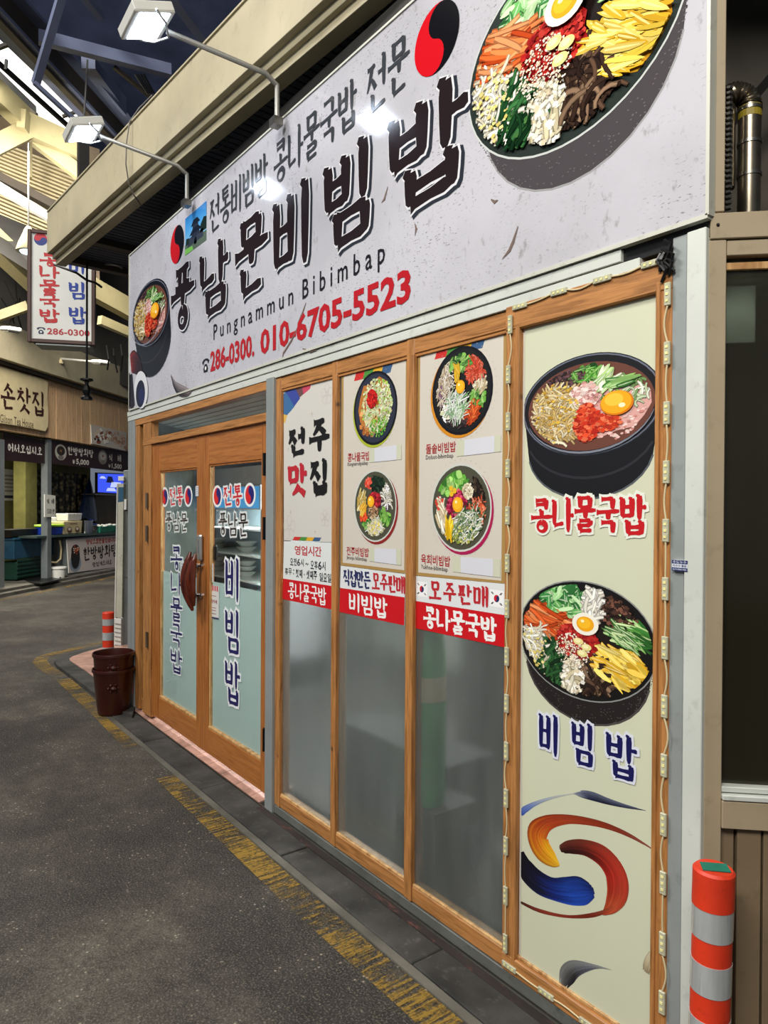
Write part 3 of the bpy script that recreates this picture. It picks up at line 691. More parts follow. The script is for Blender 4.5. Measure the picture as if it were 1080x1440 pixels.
        f.bits(-.8, .1, .16, .16, 40, ['#d8402c', '#f0604c'], .07, 40)
        f.strands(-.72, -.22, .16, .4, 40, ['#f0e0c0', '#fff4e0', '#d8c49c'], .5, .06, 1.9, .25, .15, 50)
        f.strands(.66, -.05, .24, .26, 80, ['#e87048', '#f49878', '#c84c28'], .3, .04, .8, 1.6, .5, 50)
        f.patch(-.12, .05, .4, .4, '#8c1438', 50); f.bits(-.12, .05, .38, .4, 150, ['#a81c44', '#c83458', '#6c0c28', '#d85070'], .07, 60)
        f.leaves(-.4, -.55, .12, .14, 12, ['#f4c814', '#f8dc38', '#e0b008'], .6, .12, '#fff080', 130, 1.35)
        f.strands(.3, -.45, .55, .4, 150, ['#e8e8d0', '#ffffff', '#a8b888', '#688858'], .5, .022, .6, .8, .2, 90)
        f.bits(.1, -.7, .5, .22, 60, ['#b8b84c', '#e0d870', '#88983c'], .05, 100)
        f.bits(.4, -.35, .5, .5, 60, ['#2c5c30', '#1c3c20', '#507c50'], .045, 110)
        for u, v in ((-.3, .36), (-.18, .44), (-.32, .5)): f.disc(u, v, .075, '#e8b82c', 190)
        f.egg(-.06, .08, .2, 200, False)
def arc(cx, cz, rx, rz, t0, t1, n=18, rot=0):
    o = []
    for i in range(n+1):
        t = R(t0+(t1-t0)*i/n); x, z = rx*math.cos(t), rz*math.sin(t)
        o.append((cx+x*math.cos(rot)-z*math.sin(rot), cz+x*math.sin(rot)+z*math.cos(rot)))
    return o
def spindle(w, n=18, p=1.0): return [w*(math.sin(math.pi*(i+.3)/(n+.6))**p) for i in range(n+1)]

# ================================================================== SETTING
mb = MB(); mb.cub(-45, 12, -12, 45, -0.2, 0.0)
obj('road', mb, 'asphalt', kind='structure')

# kerb slabs along the restaurant
kb = root('kerb', (-3, -0.1, 0), kind='structure')
def slab(x0, x1):
    mb = MB(); mb.cub(x0+.004, x1-.004, -0.195, -0.022, -0.05, 0.012 + random.uniform(-.003, .003)); obj('kerb_stone', mb, 'concrete', kb, bevel=.004)
xs = [-6.0, -4.95, -3.93, -2.96, -1.98, -0.98, 0.1, 1.1]
for i in range(len(xs)-1): slab(xs[i], xs[i+1])
mb = MB(); mb.cub(-6.0, 1.1, -.235, -.199, -.05, .006); obj('gutter_edge', mb, 'concrete_lt', kb)
mb = MB(); mb.cub(-5.8, 1.1, -.022, -.014, -.02, .016); obj('steel_edge', mb, 'steel', kb)
mb = MB(); mb.cub(-3.5, 1.1, -.055, -.022, -.02, .0145); obj('sealant_strip', mb, 'rust', kb)
mb = MB(); mb.cub(-3.6, -1.0, -.014, .06, -.05, .012); obj('mortar_bed', mb, 'grime', kb)

# painted edge line, worn away in places
def ribbon_ground(name, pts, wd, z, mat, parent=None):
    mb = MB(); P = [Vector((p[0], p[1], z)) for p in pts]; L_, R_ = [], []
    for i, p in enumerate(P):
        d = (P[min(i+1, len(P)-1)] - P[max(0, i-1)]).normalized(); n = Vector((-d.y, d.x, 0))
        L_.append(p+n*wd/2); R_.append(p-n*wd/2)
    mb.add(L_+R_, [(i, i+1, len(P)+i+1, len(P)+i) for i in range(len(P)-1)])
    return obj(name, mb, mat, parent)
line = root('edge_line', (-4, -.3, 0), kind='structure')
ribbon_ground('painted_strip', [(1.0, -.315), (-1.5, -.3), (-2.6, -.31), (-4.25, -.285)], .125, .003, 'yellow', line)
ribbon_ground('painted_strip', [(-4.9, -.27), (-5.8, -.24), (-7.2, -.22)], .13, .003, 'yellow', line)
cpx = [(86, 952), (70, 943), (60, 936), (56, 930), (60, 925), (70, 921), (90, 916), (115, 910), (142, 903), (175, 896)]
ribbon_ground('painted_strip', [tuple(gp(*p))[:2] for p in cpx], .14, .003, 'yellow', line)
# far kerb line by the tea house
ribbon_ground('painted_strip', [tuple(gp(*p))[:2] for p in [(-60, 858), (0, 844), (60, 832), (120, 820), (175, 808)]], .12, .003, 'yellow', line)

# corner platform of pink marble tiles with a concrete kerb
pf = root('corner_platform', tuple(gp(130, 950)), kind='structure')
k_out = [gp(*p) for p in [(186, 1012), (160, 1002), (130, 978), (100, 955), (80, 940), (76, 934), (86, 927), (110, 920), (142, 912), (176, 905)]]
k_in = [gp(*p, z=.0) for p in [(190, 1000), (170, 990), (148, 970), (122, 950), (98, 934), (97, 931), (102, 928), (118, 922), (145, 915), (178, 908)]]
for i in range(len(k_out)-1):
    a, b, c, d = k_out[i], k_out[i+1], k_in[i+1], k_in[i]
    mb = MB(); lo = [Vector((q.x, q.y, -.05)) for q in (a, b, c, d)]; hi = [Vector((q.x, q.y, .035)) for q in (a, b, c, d)]
    mb.box8(lo+hi); obj('kerb_stone', mb, 'concrete', pf)
ctr = gp(150, 940)
tiles = MB()
pts_in = k_in
n_t = 0
for i in range(len(pts_in)-1):
    a, b = pts_in[i], pts_in[i+1]; c = Vector((-6.4, .6, 0))
    for f0, f1 in ((0, .5), (.5, .98)):
        q = [a.lerp(c, f0), b.lerp(c, f0), b.lerp(c, f1), a.lerp(c, f1)]
        m_ = sum(q, Vector())/4; q = [m_ + (p-m_)*.985 for p in q]
        mb = MB(); mb.box8([Vector((p.x, p.y, -.03)) for p in q] + [Vector((p.x, p.y, .04)) for p in q]); obj('tile', mb, 'tile', pf)
mb = MB(); mb.cub(-6.6, -5.85, -.02, .9, -.05, .034); obj('tile_bed', mb, 'tile', pf)

# threshold tiles before the door
th = root('door_threshold', (-4.6, .05, 0), kind='structure')
x = -5.86
i = 0
while x < -3.56:
    x1 = min(x+.2, -3.55); mb = MB()
    mb.box8([(x+.002, -.014, -.05), (x1-.002, -.014, -.05), (x1-.002, .2, -.05), (x+.002, .2, -.05), (x+.002, -.014, .016), (x1-.002, -.014, .016), (x1-.002, .2, .05), (x+.002, .2, .05)])
    obj('tile', mb, 'tile', th); x = x1

AX = lambda px, b=0.0, y=850: FA.at(px, y, b)[0]
AZ_ = lambda px, py, b=0.0: FA.at(px, py, b)[1]
# ---- grey metal frame of the front
fr = root('wall_front', (-3.4, .05, 0), kind='structure')
def pf_box(name, mat, a0, a1, z0, z1, b0=-.06, b1=0.005, parent=None, bevel=.002, label=None):
    mb = MB(); mb.box(FA, a0, a1, b0, b1, z0, z1); return obj(name, mb, mat, parent or fr, bevel=bevel, label=label)
pf_box('corner_post', 'alu', -5.935, -5.765, .0, 2.42)
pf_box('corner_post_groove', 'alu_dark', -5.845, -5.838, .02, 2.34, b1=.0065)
pf_box('metal_post', 'alu', -3.477, -3.395, .01, 2.345, b1=.018)
pf_box('metal_post', 'alu', -1.10, -1.058, .02, 2.40, b1=.004)
pf_box('metal_post', 'alu_white', -1.054, -1.0, .02, 2.40, b1=.012)
pf_box('metal_header', 'alu_white', -5.935, -1.26, 2.378, 2.415, b1=.012)
pf_box('metal_header', 'alu_white', -5.935, -1.20, 2.338, 2.375, b1=.008)
pf_box('header_gap', 'black', -5.93, -1.0, 2.372, 2.425, b1=-.002)
pf_box('bottom_sill', 'sill', -3.40, -1.0, .014, .056, b1=.004)
pf_box('backing_panel', 'dark_wall', -5.93, -1.45, 2.40, 3.9, b0=-.30, b1=-.12)
# pine posts and rails
zt = 2.336
for a0, a1, bb in ((-3.395, -3.338, 0), (-2.840, -2.795, 0), (-2.275, -2.225, .002), (-1.722, -1.660, .004), (-1.143, -1.100, .003)):
    pf_box('wood_post', 'wood_v', a0, a1, .058, zt-.0, b1=bb+.002, bevel=.004)
    if a0 < -1.2: pf_box('post_bead', 'wood_v', a1-.016, a1+.002, .06, zt-.065, b1=bb+.005, bevel=.002)
pf_box('post_bead', 'wood_v', -1.146, -1.133, .12, zt-.05, b1=.012)
spans = ((-3.338, -2.840), (-2.795, -2.275), (-2.225, -1.722), (-1.660, -1.143))
pf_box('top_rail', 'wood_h', -3.395, -1.722, 2.272, zt, b1=.0, bevel=.004)
pf_box('top_rail', 'wood_h', -1.722, -1.100, 2.262, zt+.012, b1=.0085, bevel=.004)
pf_box('bottom_rail', 'wood_h', -3.395, -1.722, .058, .122, b1=.0, bevel=.004)
pf_box('bottom_rail', 'wood_h', -1.722, -1.100, .058, .118, b1=.0085, bevel=.004)
for a0, a1 in spans:
    pf_box('glazing_bead', 'bead', a0, a1, .118, .130, b0=-.04, b1=-.003)
    pf_box('glazing_bead', 'wood_h', a0, a1, 2.260, 2.272, b0=-.04, b1=-.004)
# glazing
for k, (a0, a1) in enumerate(spans[:3]):
    wn = root('window_%d' % (k+1), ((a0+a1)/2, .03, .12), kind='structure')
    mb = MB(); mb.box(FA, a0, a1, -.018, -.013, .12, 2.272); obj('glass_pane', mb, 'frost', wn)
mb = MB(); mb.box(FA, spans[3][0], spans[3][1], -.02, -.013, .11, 2.272); obj('infill_panel', mb, 'white', fr)

# ---- door set
df = root('trim_1', (-4.6, .02, .05), kind='structure')
XL0, XL1, XG1, XJ1 = AX(190.2), AX(195.3), AX(200.8), AX(211.6)
XR0, XR1 = AX(374.5), AX(378.8)
pf_box('jamb', 'wood_v', XL0, XL1, .04, 2.335, parent=df, b1=.0)
pf_box('jamb', 'wood_v', XG1, XJ1, .04, 2.30, parent=df, b1=.0)
pf_box('jamb', 'wood_v', XR0, XR1, .05, 2.30, parent=df, b1=.0)
pf_box('head_rail', 'wood_h', XL0, XR1, 2.288, 2.338, parent=df, b1=.004)
pf_box('transom_rail', 'wood_h', XG1, XR1, 2.118, 2.166, parent=df, b1=.004)
pf_box('sidelight_sill', 'wood_h', XL1, XG1, .04, .12, parent=df, b1=-.02)
wn = root('window_4', ((XG1+XR0)/2, .03, 2.166), kind='structure')
mb = MB(); mb.box(FA, XJ1-.1, XR0, -.034, -.030, 2.166, 2.288); obj('glass_pane', mb, 'glass', wn)
mb = MB(); mb.box(FA, XL1, XG1, -.034, -.030, .12, 2.288); obj('glass_pane', mb, 'dark_glass', wn)

def door_leaf(name, p0, g0, g1, p1, gt, gb, zt_, ft):
    """p0..p1 outer edges, g0..g1 glass edges (all metres), gt/gb glass top and bottom, ft top of the frosted film"""
    d = root(name, ((p0+p1)/2, .03, .06), kind='structure')
    B0, B1 = -.055, -.012
    mk = lambda n, a0, a1, z0, z1, mat, b0=B0, b1=B1: pf_box(n, mat, a0, a1, z0, z1, b0, b1, d, .003)
    mk('stile', p0, g0, .062, zt_, 'door_v'); mk('stile', g1, p1, .062, zt_, 'door_v')
    mk('rail', g0, g1, gt, zt_, 'door_h', B0, B1-.002); mk('rail', g0, g1, .062, gb, 'door_h', B0, B1-.002)
    mk('glazing_bead', g0, g0+.014, gb, gt, 'bead', -.04, -.020); mk('glazing_bead', g1-.010, g1, gb, gt, 'bead', -.04, -.022)
    mk('glazing_bead', g0, g1, gb, gb+.016, 'bead', -.04, -.016); mk('glazing_bead', g0, g1, gt-.012, gt, 'door_v', -.04, -.018)
    mb = MB(); mb.box(FA, g0, g1, -.038, -.034, gb, gt); gl = obj('glass_pane', mb, 'glass', d)
    mb = MB(); mb.box(FA, g0+.004, g1-.004, -.0405, -.0385, gb, ft); obj('frosted_film', mb, 'door_film', d)
    return d
GB = -.036
dl = door_leaf('door_1', AX(211.6)+.004, AX(221.5), AX(273.7), AX(279)-.002, AZ_(250, 660), AZ_(246, 997), 2.112, AZ_(250, 809))
dr = door_leaf('door_2', AX(279)+.002, AX(290), AX(364.0), AX(374.5)-.004, AZ_(330, 649.5), AZ_(326, 1048), 2.112, AZ_(327, 826))
for y in (700, 746, 895):
    mb = MB(); x_, z_ = FA.at(207.5, y+4, 0); mb.box(FA, x_-.012, x_+.012, .0, .012, z_-.055, z_+.055)
    mb.tube([FA.P(x_+.016, .012, z_-.06), FA.P(x_+.016, .012, z_+.06)], .009, 8); obj('hinge', mb, 'steel', dl)
for y in (653, 743, 1040):
    x_, z_ = FA.at(373.5, y, 0); mb = MB(); mb.box(FA, x_-.016, x_+.012, .0, .008, z_-.062, z_+.062)
    mb.tube([FA.P(x_, .01, z_-.062), FA.P(x_, .01, z_+.062)], .008, 8); obj('hinge', mb, 'black_metal', dr)
# crescent handles
def handle(pa, xt, xm, xb, yt, ym, yb, bulge):
    pts, rr = [], []
    for i in range(13):
        t = i/12; a, z = FA.at(xt+(xb-xt)*t, yt+(yb-yt)*t, .05); pts.append(FA.P(a - bulge*math.sin(math.pi*t), .05 + .03*math.sin(math.pi*t), z)); rr.append(.008 + .026*math.sin(math.pi*t)**.8)
    mb = MB(); mb.tube(pts, rr, 10); return obj('door_handle', mb, 'dark_wood', pa, smooth=True)
h1 = handle(dl, 268, 264, 271, 776, 815, 859, .03)
h2 = handle(dr, 275, 272, 273, 779, 815, 852, .0)
for h_, dd in ((h1, dl), (h2, dr)):
    for y in (796, 838):
        a, z = FA.at(282 if dd is dr else 276, y, .0); mb = MB()
        mb.tube([FA.P(a, -.01, z), FA.P(a-.06, .055, z)], .007, 8); mb.tube([FA.P(a, -.012, z), FA.P(a, .0, z)], .016, 12); obj('handle_mount', mb, 'chrome', h_)
a, z = FA.at(281.5, 770, 0)
mb = MB(); mb.box(FA, a-.028, a+.030, -.012, .014, z-.085, z+.085); lk = obj('door_lock', mb, 'silver', dr, bevel=.01)
mb = MB(); mb.box(FA, a-.010, a+.012, .014, .018, z-.03, z+.05); obj('lock_cover', mb, 'alu_dark', lk)
a, z = FA.at(295, 777, -.03); mb = MB(); mb.box(FA, a-.03, a+.04, -.07, -.045, z-.05, z+.05); obj('lock_body', mb, 'black', dr, bevel=.01)

# door lettering
def door_text(pa, b, s4, word, cols):
    pr = Print(FA, b)
    for (x0, x1, y0, y1, r_) in s4['tae']:
        (ax, az), (bx, bz) = FA.at(x0, (y0+y1)/2, b), FA.at(x1, (y0+y1)/2, b); r = (bx-ax)/2; rz = (FA.at((x0+x1)/2, y0, b)[1]-FA.at((x0+x1)/2, y1, b)[1])/2
        pr.ell((ax+bx)/2, az, r, rz, '#e8eae8', 2); taeguk(pr, (ax+bx)/2, az, r*.74, '#d42424', '#20206c', 3, 1.15, rz*.78)
    def seg(t, x0, x1, y0, y1, w, col, halo, vert=False, gap=.12):
        a0, a1 = FA.at(x0, (y0+y1)/2, b)[0], FA.at(x1, (y0+y1)/2, b)[0]; xm = (x0+x1)/2
        brush(FA, b, t, a0, a1, FA.at(xm, y1, b)[1], FA.at(xm, y0, b)[1], w, col, halo, max(w*.42, .0115), vertical=vert, gap=gap, pr=pr)
    for q in s4['seg']: seg(*q)
    obj('lettering', pr, 'print', pa)
door_text(dl, -.0335, {'tae': [(226.5, 237, 685, 713, 0), (259, 270.5, 683, 713, 0)], 'seg': [
    ('전통', 238.5, 257.5, 686, 710, .020, '#c82028', '#e4e6e4'), ('풍남문', 233, 264, 722, 746, .017, '#2a1c18', '#dfe3e0'),
    ('콩나물국밥', 240, 256.5, 769, 946, .026, '#20205c', '#e8ecec', True, .14)]}, 0, 0)
door_text(dr, -.0335, {'tae': [(299, 312.5, 682.5, 713.5, 0), (343, 359.5, 679, 713, 0)], 'seg': [
    ('전통', 314.5, 340.5, 683.5, 710.5, .020, '#c82028', '#e4e6e4'), ('풍남문', 307.5, 349, 722, 753, .018, '#2a1c18', '#dfe3e0'),
    ('비빔밥', 317, 338, 786, 990, .036, '#20205c', '#eef0f0', True, .22)]}, 0, 0)

# ---- wall turning away to the right
rwl = root('wall_right', tuple(RW.P(.5, 0, 0)), kind='structure')
def rbox(name, mat, a0, a1, z0, z1, b0=-.06, b1=0.0, bevel=.002):
    mb = MB(); mb.box(RW, a0, a1, b0, b1, z0, z1); return obj(name, mb, mat, rwl, bevel=bevel)
rbox('corner_post', 'beige', .002, .046, .0, 2.366)
rbox('corner_post', 'beige', .002, .040, 2.44, 4.1)
rbox('cross_beam', 'beige', .004, 1.8, 2.368, 2.436, -.08, .004)
rbox('window_head', 'beige', .048, 1.8, 2.325, 2.366, -.06, -.004)
rbox('head_strip', 'bead', .048, 1.8, 2.292, 2.312, -.06, -.02)
rbox('window_sill', 'beige', .046, 1.8, .812, .885, -.06, .006)
rbox('sill_track', 'alu_white', .046, 1.8, .888, .902, -.05, .010)
rbox('sill_track', 'alu_white', .046, 1.8, .905, .92, -.05, -.004)
rbox('corner_screw', 'black', .018, .026, 2.40, 2.408, 0, .008)
x = .046
for wd in (.042, .066, .066, .066, .066, .066, .2, .2, .2, .2):
    rbox('ribbed_panel', 'tan_panel', x+.003, x+wd-.003, .0, .81, -.05, -.012 if wd > .05 else -.02); x += wd
rbox('panel_backing', 'black', .046, 1.8, .0, .82, -.08, -.045)
wn = root('window_5', tuple(RW.P(.5, -.04, .92)), kind='structure')
mb = MB(); mb.box(RW, .046, 1.8, -.036, -.031, .92, 2.33); obj('glass_pane', mb, 'dark_glass', wn)
mb = MB(); mb.box(RW, -.3, 3, -1.2, -1.15, 0, 5); obj('back_panel', mb, 'gable', rwl)
mb = MB(); mb.box(RW, .10, .13, -.7, -.5, 2.3, 4.5); obj('back_post', mb, 'tan_panel', rwl)
mb = MB(); mb.bar(RW.P(.2, -.9, 2.95), RW.P(1.0, -.9, 3.9), .03, .03); obj('brace_pipe', mb, 'black_metal', rwl)
mb = MB(); mb.box(RW, .06, 1.8, -1.15, -.09, 2.365, 2.38); obj('ceiling_board', mb, 'dark_wall', rwl)

# pale sheet added behind the side window to make its bright patch
sx0, sx1 = RW.at(1021, 420, -.3)[0], RW.at(1062, 420, -.3)[0]
mb = MB(); mb.box(RW, sx0, sx1, -.31, -.30, RW.at(1040, 482, -.3)[1], 2.33); obj('bright_patch_sheet', mb, 'white', label='pale sheet added behind the dark side window to make its bright patch', cat='sheet')
area('window_fill', tuple(RW.P(sx0+.05, -.16, 2.30)), tuple(RW.P(sx0+.04, -.30, 2.0)), .10, .03, .9, (.75, .88, 1))  # unseen lamps added to light the sheet and the space behind the glass
area('window_fill', tuple(RW.P(.6, -.6, 2.25)), tuple(RW.P(.4, -.8, .5)), .3, .1, 2.2, (1, .85, .5))
# ---- beam and ribbed soffit above the sign
be = Vector((.9978, .0663, 0)).normalized(); bn = Vector((be.y, -be.x, 0))
BM = Pl((-7.308, -.339), (be.x, be.y), (bn.x, bn.y))
bmr = root('roof_beam', (-4, 0, 4), kind='structure')
LB = 11.0
def bbox(name, mat, b0, b1, z0, z1, a0=0.0, a1=LB):
    mb = MB(); mb.box(BM, a0, a1, b0, b1, z0, z1); return obj(name, mb, mat, bmr, bevel=.002)
MT['beam_under'] = MT['beam']
bbox('fascia', 'beam', -.043, .0, 4.03, 4.41)
bbox('step', 'beam', -.074, -.043, 3.985, 4.38)
bbox('lower_flange', 'beam', -.163, -.074, 3.935, 4.36)
bbox('end_return', 'beam', -.163, 0.0, 4.03, 4.41, -.02, .0)
bbox('top_flange', 'beam', -.10, .010, 4.41, 4.425)
mb = MB()
for i in range(165):
    a = .02 + i*.066
    mb.box(BM, a, a+.052, -3.2, -.163, 4.03, 4.05)
mb.box(BM, 0, LB, -3.2, -.163, 4.05, 4.07)
obj('soffit_deck', mb, 'deck', bmr, kind='stuff')
mb = MB(); mb.box(BM, -.02, .07, -3.2, -.163, 3.97, 4.05); obj('edge_channel', mb, 'truss_dark', bmr)
mb = MB(); mb.box(BM, .62, .72, -3.2, -.163, 3.98, 4.03); obj('cross_channel', mb, 'truss_dark', bmr)

# ---- restaurant interior
inn = root('interior_shell', (-3, 1.5, 0), kind='structure')
def ib(name, mat, x0, x1, y0, y1, z0, z1, par=None, kind=None):
    mb = MB(); mb.cub(x0, x1, y0, y1, z0, z1); return obj(name, mb, mat, par, kind=kind)
ib('wall_back', 'room_wall', -9, -.2, 3.0, 3.1, 0, 2.36, kind='structure')
LW = Pl((-5.90, .08), (sd.x, sd.y), (sd.y, -sd.x))
mb = MB(); mb.box(LW, 0, 4.4, .0, .06, 0, 2.36); obj('wall_side', mb, 'sill', kind='structure')
ib('partition_wall', 'dark_wall', -.36, -.3, .9, 3.0, 0, 2.3, kind='structure')
mb = MB(); mb.add([(-5.88, .2, .03), (-.9, .2, .03), (-.3, .8, .03), (-.3, 3.0, .03), (-8.9, 3.0, .03)], [(0, 1, 2, 3, 4)]); obj('floor', mb, 'room_floor', kind='structure')
mb = MB(); mb.add([(-5.88, .06, 2.358), (-1.1, .06, 2.358), (-.3, .8, 2.358), (-.3, 3.0, 2.358), (-8.9, 3.0, 2.358)], [(4, 3, 2, 1, 0)]); obj('ceiling_sheet', mb, 'room_wall', inn)
for i in range(28): ib('ceiling_plank', 'room_wall', -5.8-i*.1, min(-.5, -1.14+(.12+i*.1)), .12+i*.1, .20+i*.1, 2.340, 2.352, inn)
area('room_light', (-4.4, 1.3, 2.31), (-4.4, 1.3, 0), 1.6, .5, 120, (.92, .97, 1))
area('room_light', (-2.2, 1.5, 2.31), (-2.2, 1.5, 0), 1.2, .4, 42, (.95, .97, 1))

# ---- market roof
rf = root('ceiling', (-10, 5, 8), kind='structure')
mb = MB(); mb.add([(-45, -14, 12), (14, -14, 12), (14, 45, 12), (-45, 45, 12)], [(0, 3, 2, 1)]); obj('roof_sheet', mb, 'roof', rf)
def rbar(name, p, dp, q, dq, w, h, mat='truss'):
    mb = MB(); mb.bar(ray_at(p[0], p[1], dp), ray_at(q[0], q[1], dq), w, h); return obj(name, mb, mat, rf)
# girder running over the alley with flanges
rbar('girder_web', (-60, -60), 8.2, (190, 214), 13.5, .10, .50, 'truss_dark')
rbar('girder_flange', (-70, -42), 8.15, (182, 222), 13.4, .34, .05, 'truss_blue')
rbar('girder_flange', (-50, -78), 8.25, (196, 200), 13.6, .34, .05, 'truss_blue')
rbar('purlin', (54, 52), 9.6, (240, 100), 10.4, .12, .16, 'truss_blue')
rbar('purlin', (124, 88), 10.5, (190, 178), 13.0, .20, .16, 'truss_blue')
rbar('diagonal_brace', (88, -10), 8.6, (50, 118), 9.2, .09, .09, 'truss_blue')
rbar('diagonal_brace', (240, -8), 8.8, (292, 62), 9.6, .12, .1, 'truss_blue')
rbar('diagonal_brace', (118, -6), 9.2, (142, 24), 9.6, .10, .1, 'truss_blue')
rbar('diagonal_brace', (160, 94), 10.2, (214, 138), 10.6, .05, .05, 'truss_dark')
rbar('purlin', (128, 92), 10.8, (176, 150), 12.0, .05, .3, 'truss_blue')
for k in range(4): rbar('cable', (190+k*4, 104), 9.6, (208+k*3, 132), 9.7, .02, .02, 'black')
rbar('conduit', (48, 116), 9.1, (122, 184), 9.6, .05, .05, 'truss_blue')
rbar('conduit', (-5, 86), 8.8, (112, 192), 9.5, .05, .05, 'black_metal')
rbar('conduit', (9, 84), 8.85, (8, 98), 8.85, .03, .03, 'black_metal')
rbar('hanger_wire', (123, 84), 9.4, (118, 170), 9.4, .02, .02, 'black')
# skylight strip with its mullions
sk = MB(); q = [ray_at(-90, -30, 10.5), ray_at(126, 176, 15.5), ray_at(118, 200, 15.0), ray_at(40, 158, 13.6), ray_at(-90, 62, 10.0)]
sk.add(q, [(0, 1, 2, 3, 4)]); obj('skylight_pane', sk, 'skylight', rf)
rbar('mullion', (-4, 68), 10.2, (12, 62), 10.2, .05, .05, 'truss_dark')
rbar('mullion', (88, 164), 13.5, (116, 154), 13.5, .05, .05, 'truss_dark')
rbar('skylight_rail', (-60, 50), 10.2, (52, 162), 13.0, .05, .05, 'truss_dark')
rbar('skylight_curb', (-20, 92), 10.0, (46, 154), 12.6, .12, .12, 'white')
# cream steel trusses on the left
rbar('truss_chord', (-40, 98), 9.8, (34, 168), 11.0, .2, .34)
rbar('truss_chord', (36, 176), 11.0, (120, 214), 11.6, .2, .36)
rbar('truss_chord', (-20, 212), 10.6, (36, 184), 11.0, .2, .26)
rbar('truss_strut', (50, 196), 11.2, (120, 250), 11.6, .12, .22)
rbar('truss_strut', (-30, 226), 10.8, (36, 186), 11.0, .14, .14, 'truss_dark')
rbar('truss_gusset', (36, 160), 10.9, (34, 186), 10.9, .3, .12)
rbar('truss_column', (117, 186), 9.0, (117, 262), 9.0, .12, .16, 'dark_wall')
rbar('truss_chord', (-30, 320), 11.5, (64, 408), 12.6, .3, .36)
rbar('truss_chord', (128, 405), 12.6, (200, 445), 13.6, .2, .35)
rbar('truss_chord', (-10, 448), 12.5, (40, 430), 12.5, .1, .16, 'truss')
rbar('truss_chord', (-20, 252), 11.5, (96, 322), 12.5, .10, .14, 'white')
rbar('truss_chord', (-20, 240), 11.8, (80, 292), 12.5, .16, .14, 'truss_dark')
rbar('truss_chord', (140, 450), 12.8, (200, 476), 13.6, .12, .16, 'truss')
# louvred clerestory
lv = MB()
for k in range(24):
    t = k/24
    lv.bar(ray_at(-30, 190+k*5.2, 13.0), ray_at(130, 252+k*5.6, 13.6), .09, .035)
area('louvre_fill', tuple(ray_at(60, 150, 10.5)), tuple(ray_at(40, 240, 13.6)), 2.5, .3, 8, (1, .96, .85))  # unseen area light added to brighten the louvre slats
obj('louvre_slats', lv, 'cream', rf, kind='stuff')
mb = MB(); mb.box8([ray_at(x, y, d) for d in (13.9, 14.4) for x, y in ((-40, 150), (140, 210), (140, 420), (-40, 340))]); obj('louvre_backing', mb, 'tan_panel', rf)
rbar('louvre_post', (43, 200), 12.8, (43, 250), 12.8, .05, .05)
# dark lower ceiling sheet and clutter over the tea house
mb = MB(); mb.add([ray_at(-40, 285, 11.8), ray_at(70, 330, 12.6), ray_at(70, 400, 11.8), ray_at(-40, 330, 10.8)], [(0, 1, 2, 3)]); obj('ceiling_sheet', mb, 'dark_wall', rf)
mb = MB(); mb.add([ray_at(-60, 330, 14.4), ray_at(240, 330, 18), ray_at(240, 560, 18), ray_at(-60, 480, 14.4)], [(0, 1, 2, 3)]); obj('upper_wall', mb, 'dark_wall', rf)
for k, (x0, y0, x1, y1, x2, y2) in enumerate([(6, 395, 22, 430, 12, 458), (28, 420, 24, 440, 30, 462), (2, 420, 14, 440, 20, 455), (22, 395, 24, 420, 18, 450), (150, 486, 153, 505, 151, 520), (160, 490, 160, 500, 165, 524), (170, 485, 172, 500, 170, 522)]):
    mb = MB(); mb.tube([ray_at(x0, y0, 13), ray_at(x1, y1, 12.8), ray_at(x2, y2, 13)], .016, 5); obj('loose_cable', mb, 'black', rf)

# ================================================================== TEA HOUSE ROW
tw = root('wall_left', tuple(SH.P(1, -1, 0)), kind='structure')
def sq(pts, b=0.0): return [SH.at(x, y, b) for x, y in pts]
def sprism(name, mat, pts, b0, b1, par=None, **k):
    mb = MB(); mb.prism(SH, sq(pts, b1), b0, b1); return obj(name, mb, mat, par or tw, **k)
sprism('upper_beam', 'beam', [(-90, 418), (200, 527), (200, 566), (-90, 474)], -.5, .35)
sprism('beam_groove', 'truss_dark', [(-90, 476), (200, 568), (200, 573), (-90, 483)], -.3, .22)
pl0, pl1 = SH.at(-60, 560, .1)[0], SH.at(200, 560, .1)[0]
z_top, z_bot = SH.at(60, 530, .1)[1], SH.at(60, 614, .1)[1]
x = pl0
while x < pl1:
    mb = MB(); mb.box(SH, x+.004, x+.19, -.05, .10+random.uniform(-.004, .004), z_bot, z_top); obj('plank', mb, 'clad', tw); x += .194
a0_, a1_ = SH.at(0, 700)[0], SH.at(68, 700)[0]
for xc, w_ in ((0, .07), (67, .07)):
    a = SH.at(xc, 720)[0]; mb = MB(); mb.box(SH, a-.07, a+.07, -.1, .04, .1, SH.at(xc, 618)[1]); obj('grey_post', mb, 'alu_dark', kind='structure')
mb = MB(); mb.box(SH, -3, 9, -3.2, .25, -.05, .11); obj('floor', mb, 'concrete_lt', kind='structure')
mb = MB(); mb.box(SH, -3, 9, .25, .4, -.05, .06); obj('shop_kerb', mb, 'concrete_lt', kind='structure')
mb = MB(); mb.box(SH, -3, 9, -3.3, -3.2, 0, 3.2); obj('wall_far', mb, 'olive', kind='structure')
mb = MB(); mb.box(SH, -3, 9, -3.2, -.1, 3.0, 3.1); obj('shop_ceiling', mb, 'dark_wall', kind='structure')
aw = SH.at(68, 700, -.6)[0]
mb = MB(); mb.prism(SH, sq([(36, 640), (52, 642), (52, 770), (36, 770)], -1.6), -1.9, -1.6); obj('partition', mb, 'olive', kind='structure')
area('shop_light', tuple(SH.P(1.6, -1.0, 2.9)), tuple(SH.P(1.6, -1.3, 0)), 1.2, .3, 110, (1, .93, .75))

def thing_on(name, label, cat, pl, a, b, z, group=None): return root(name, tuple(pl.P(a, b, z)), label, cat, group)
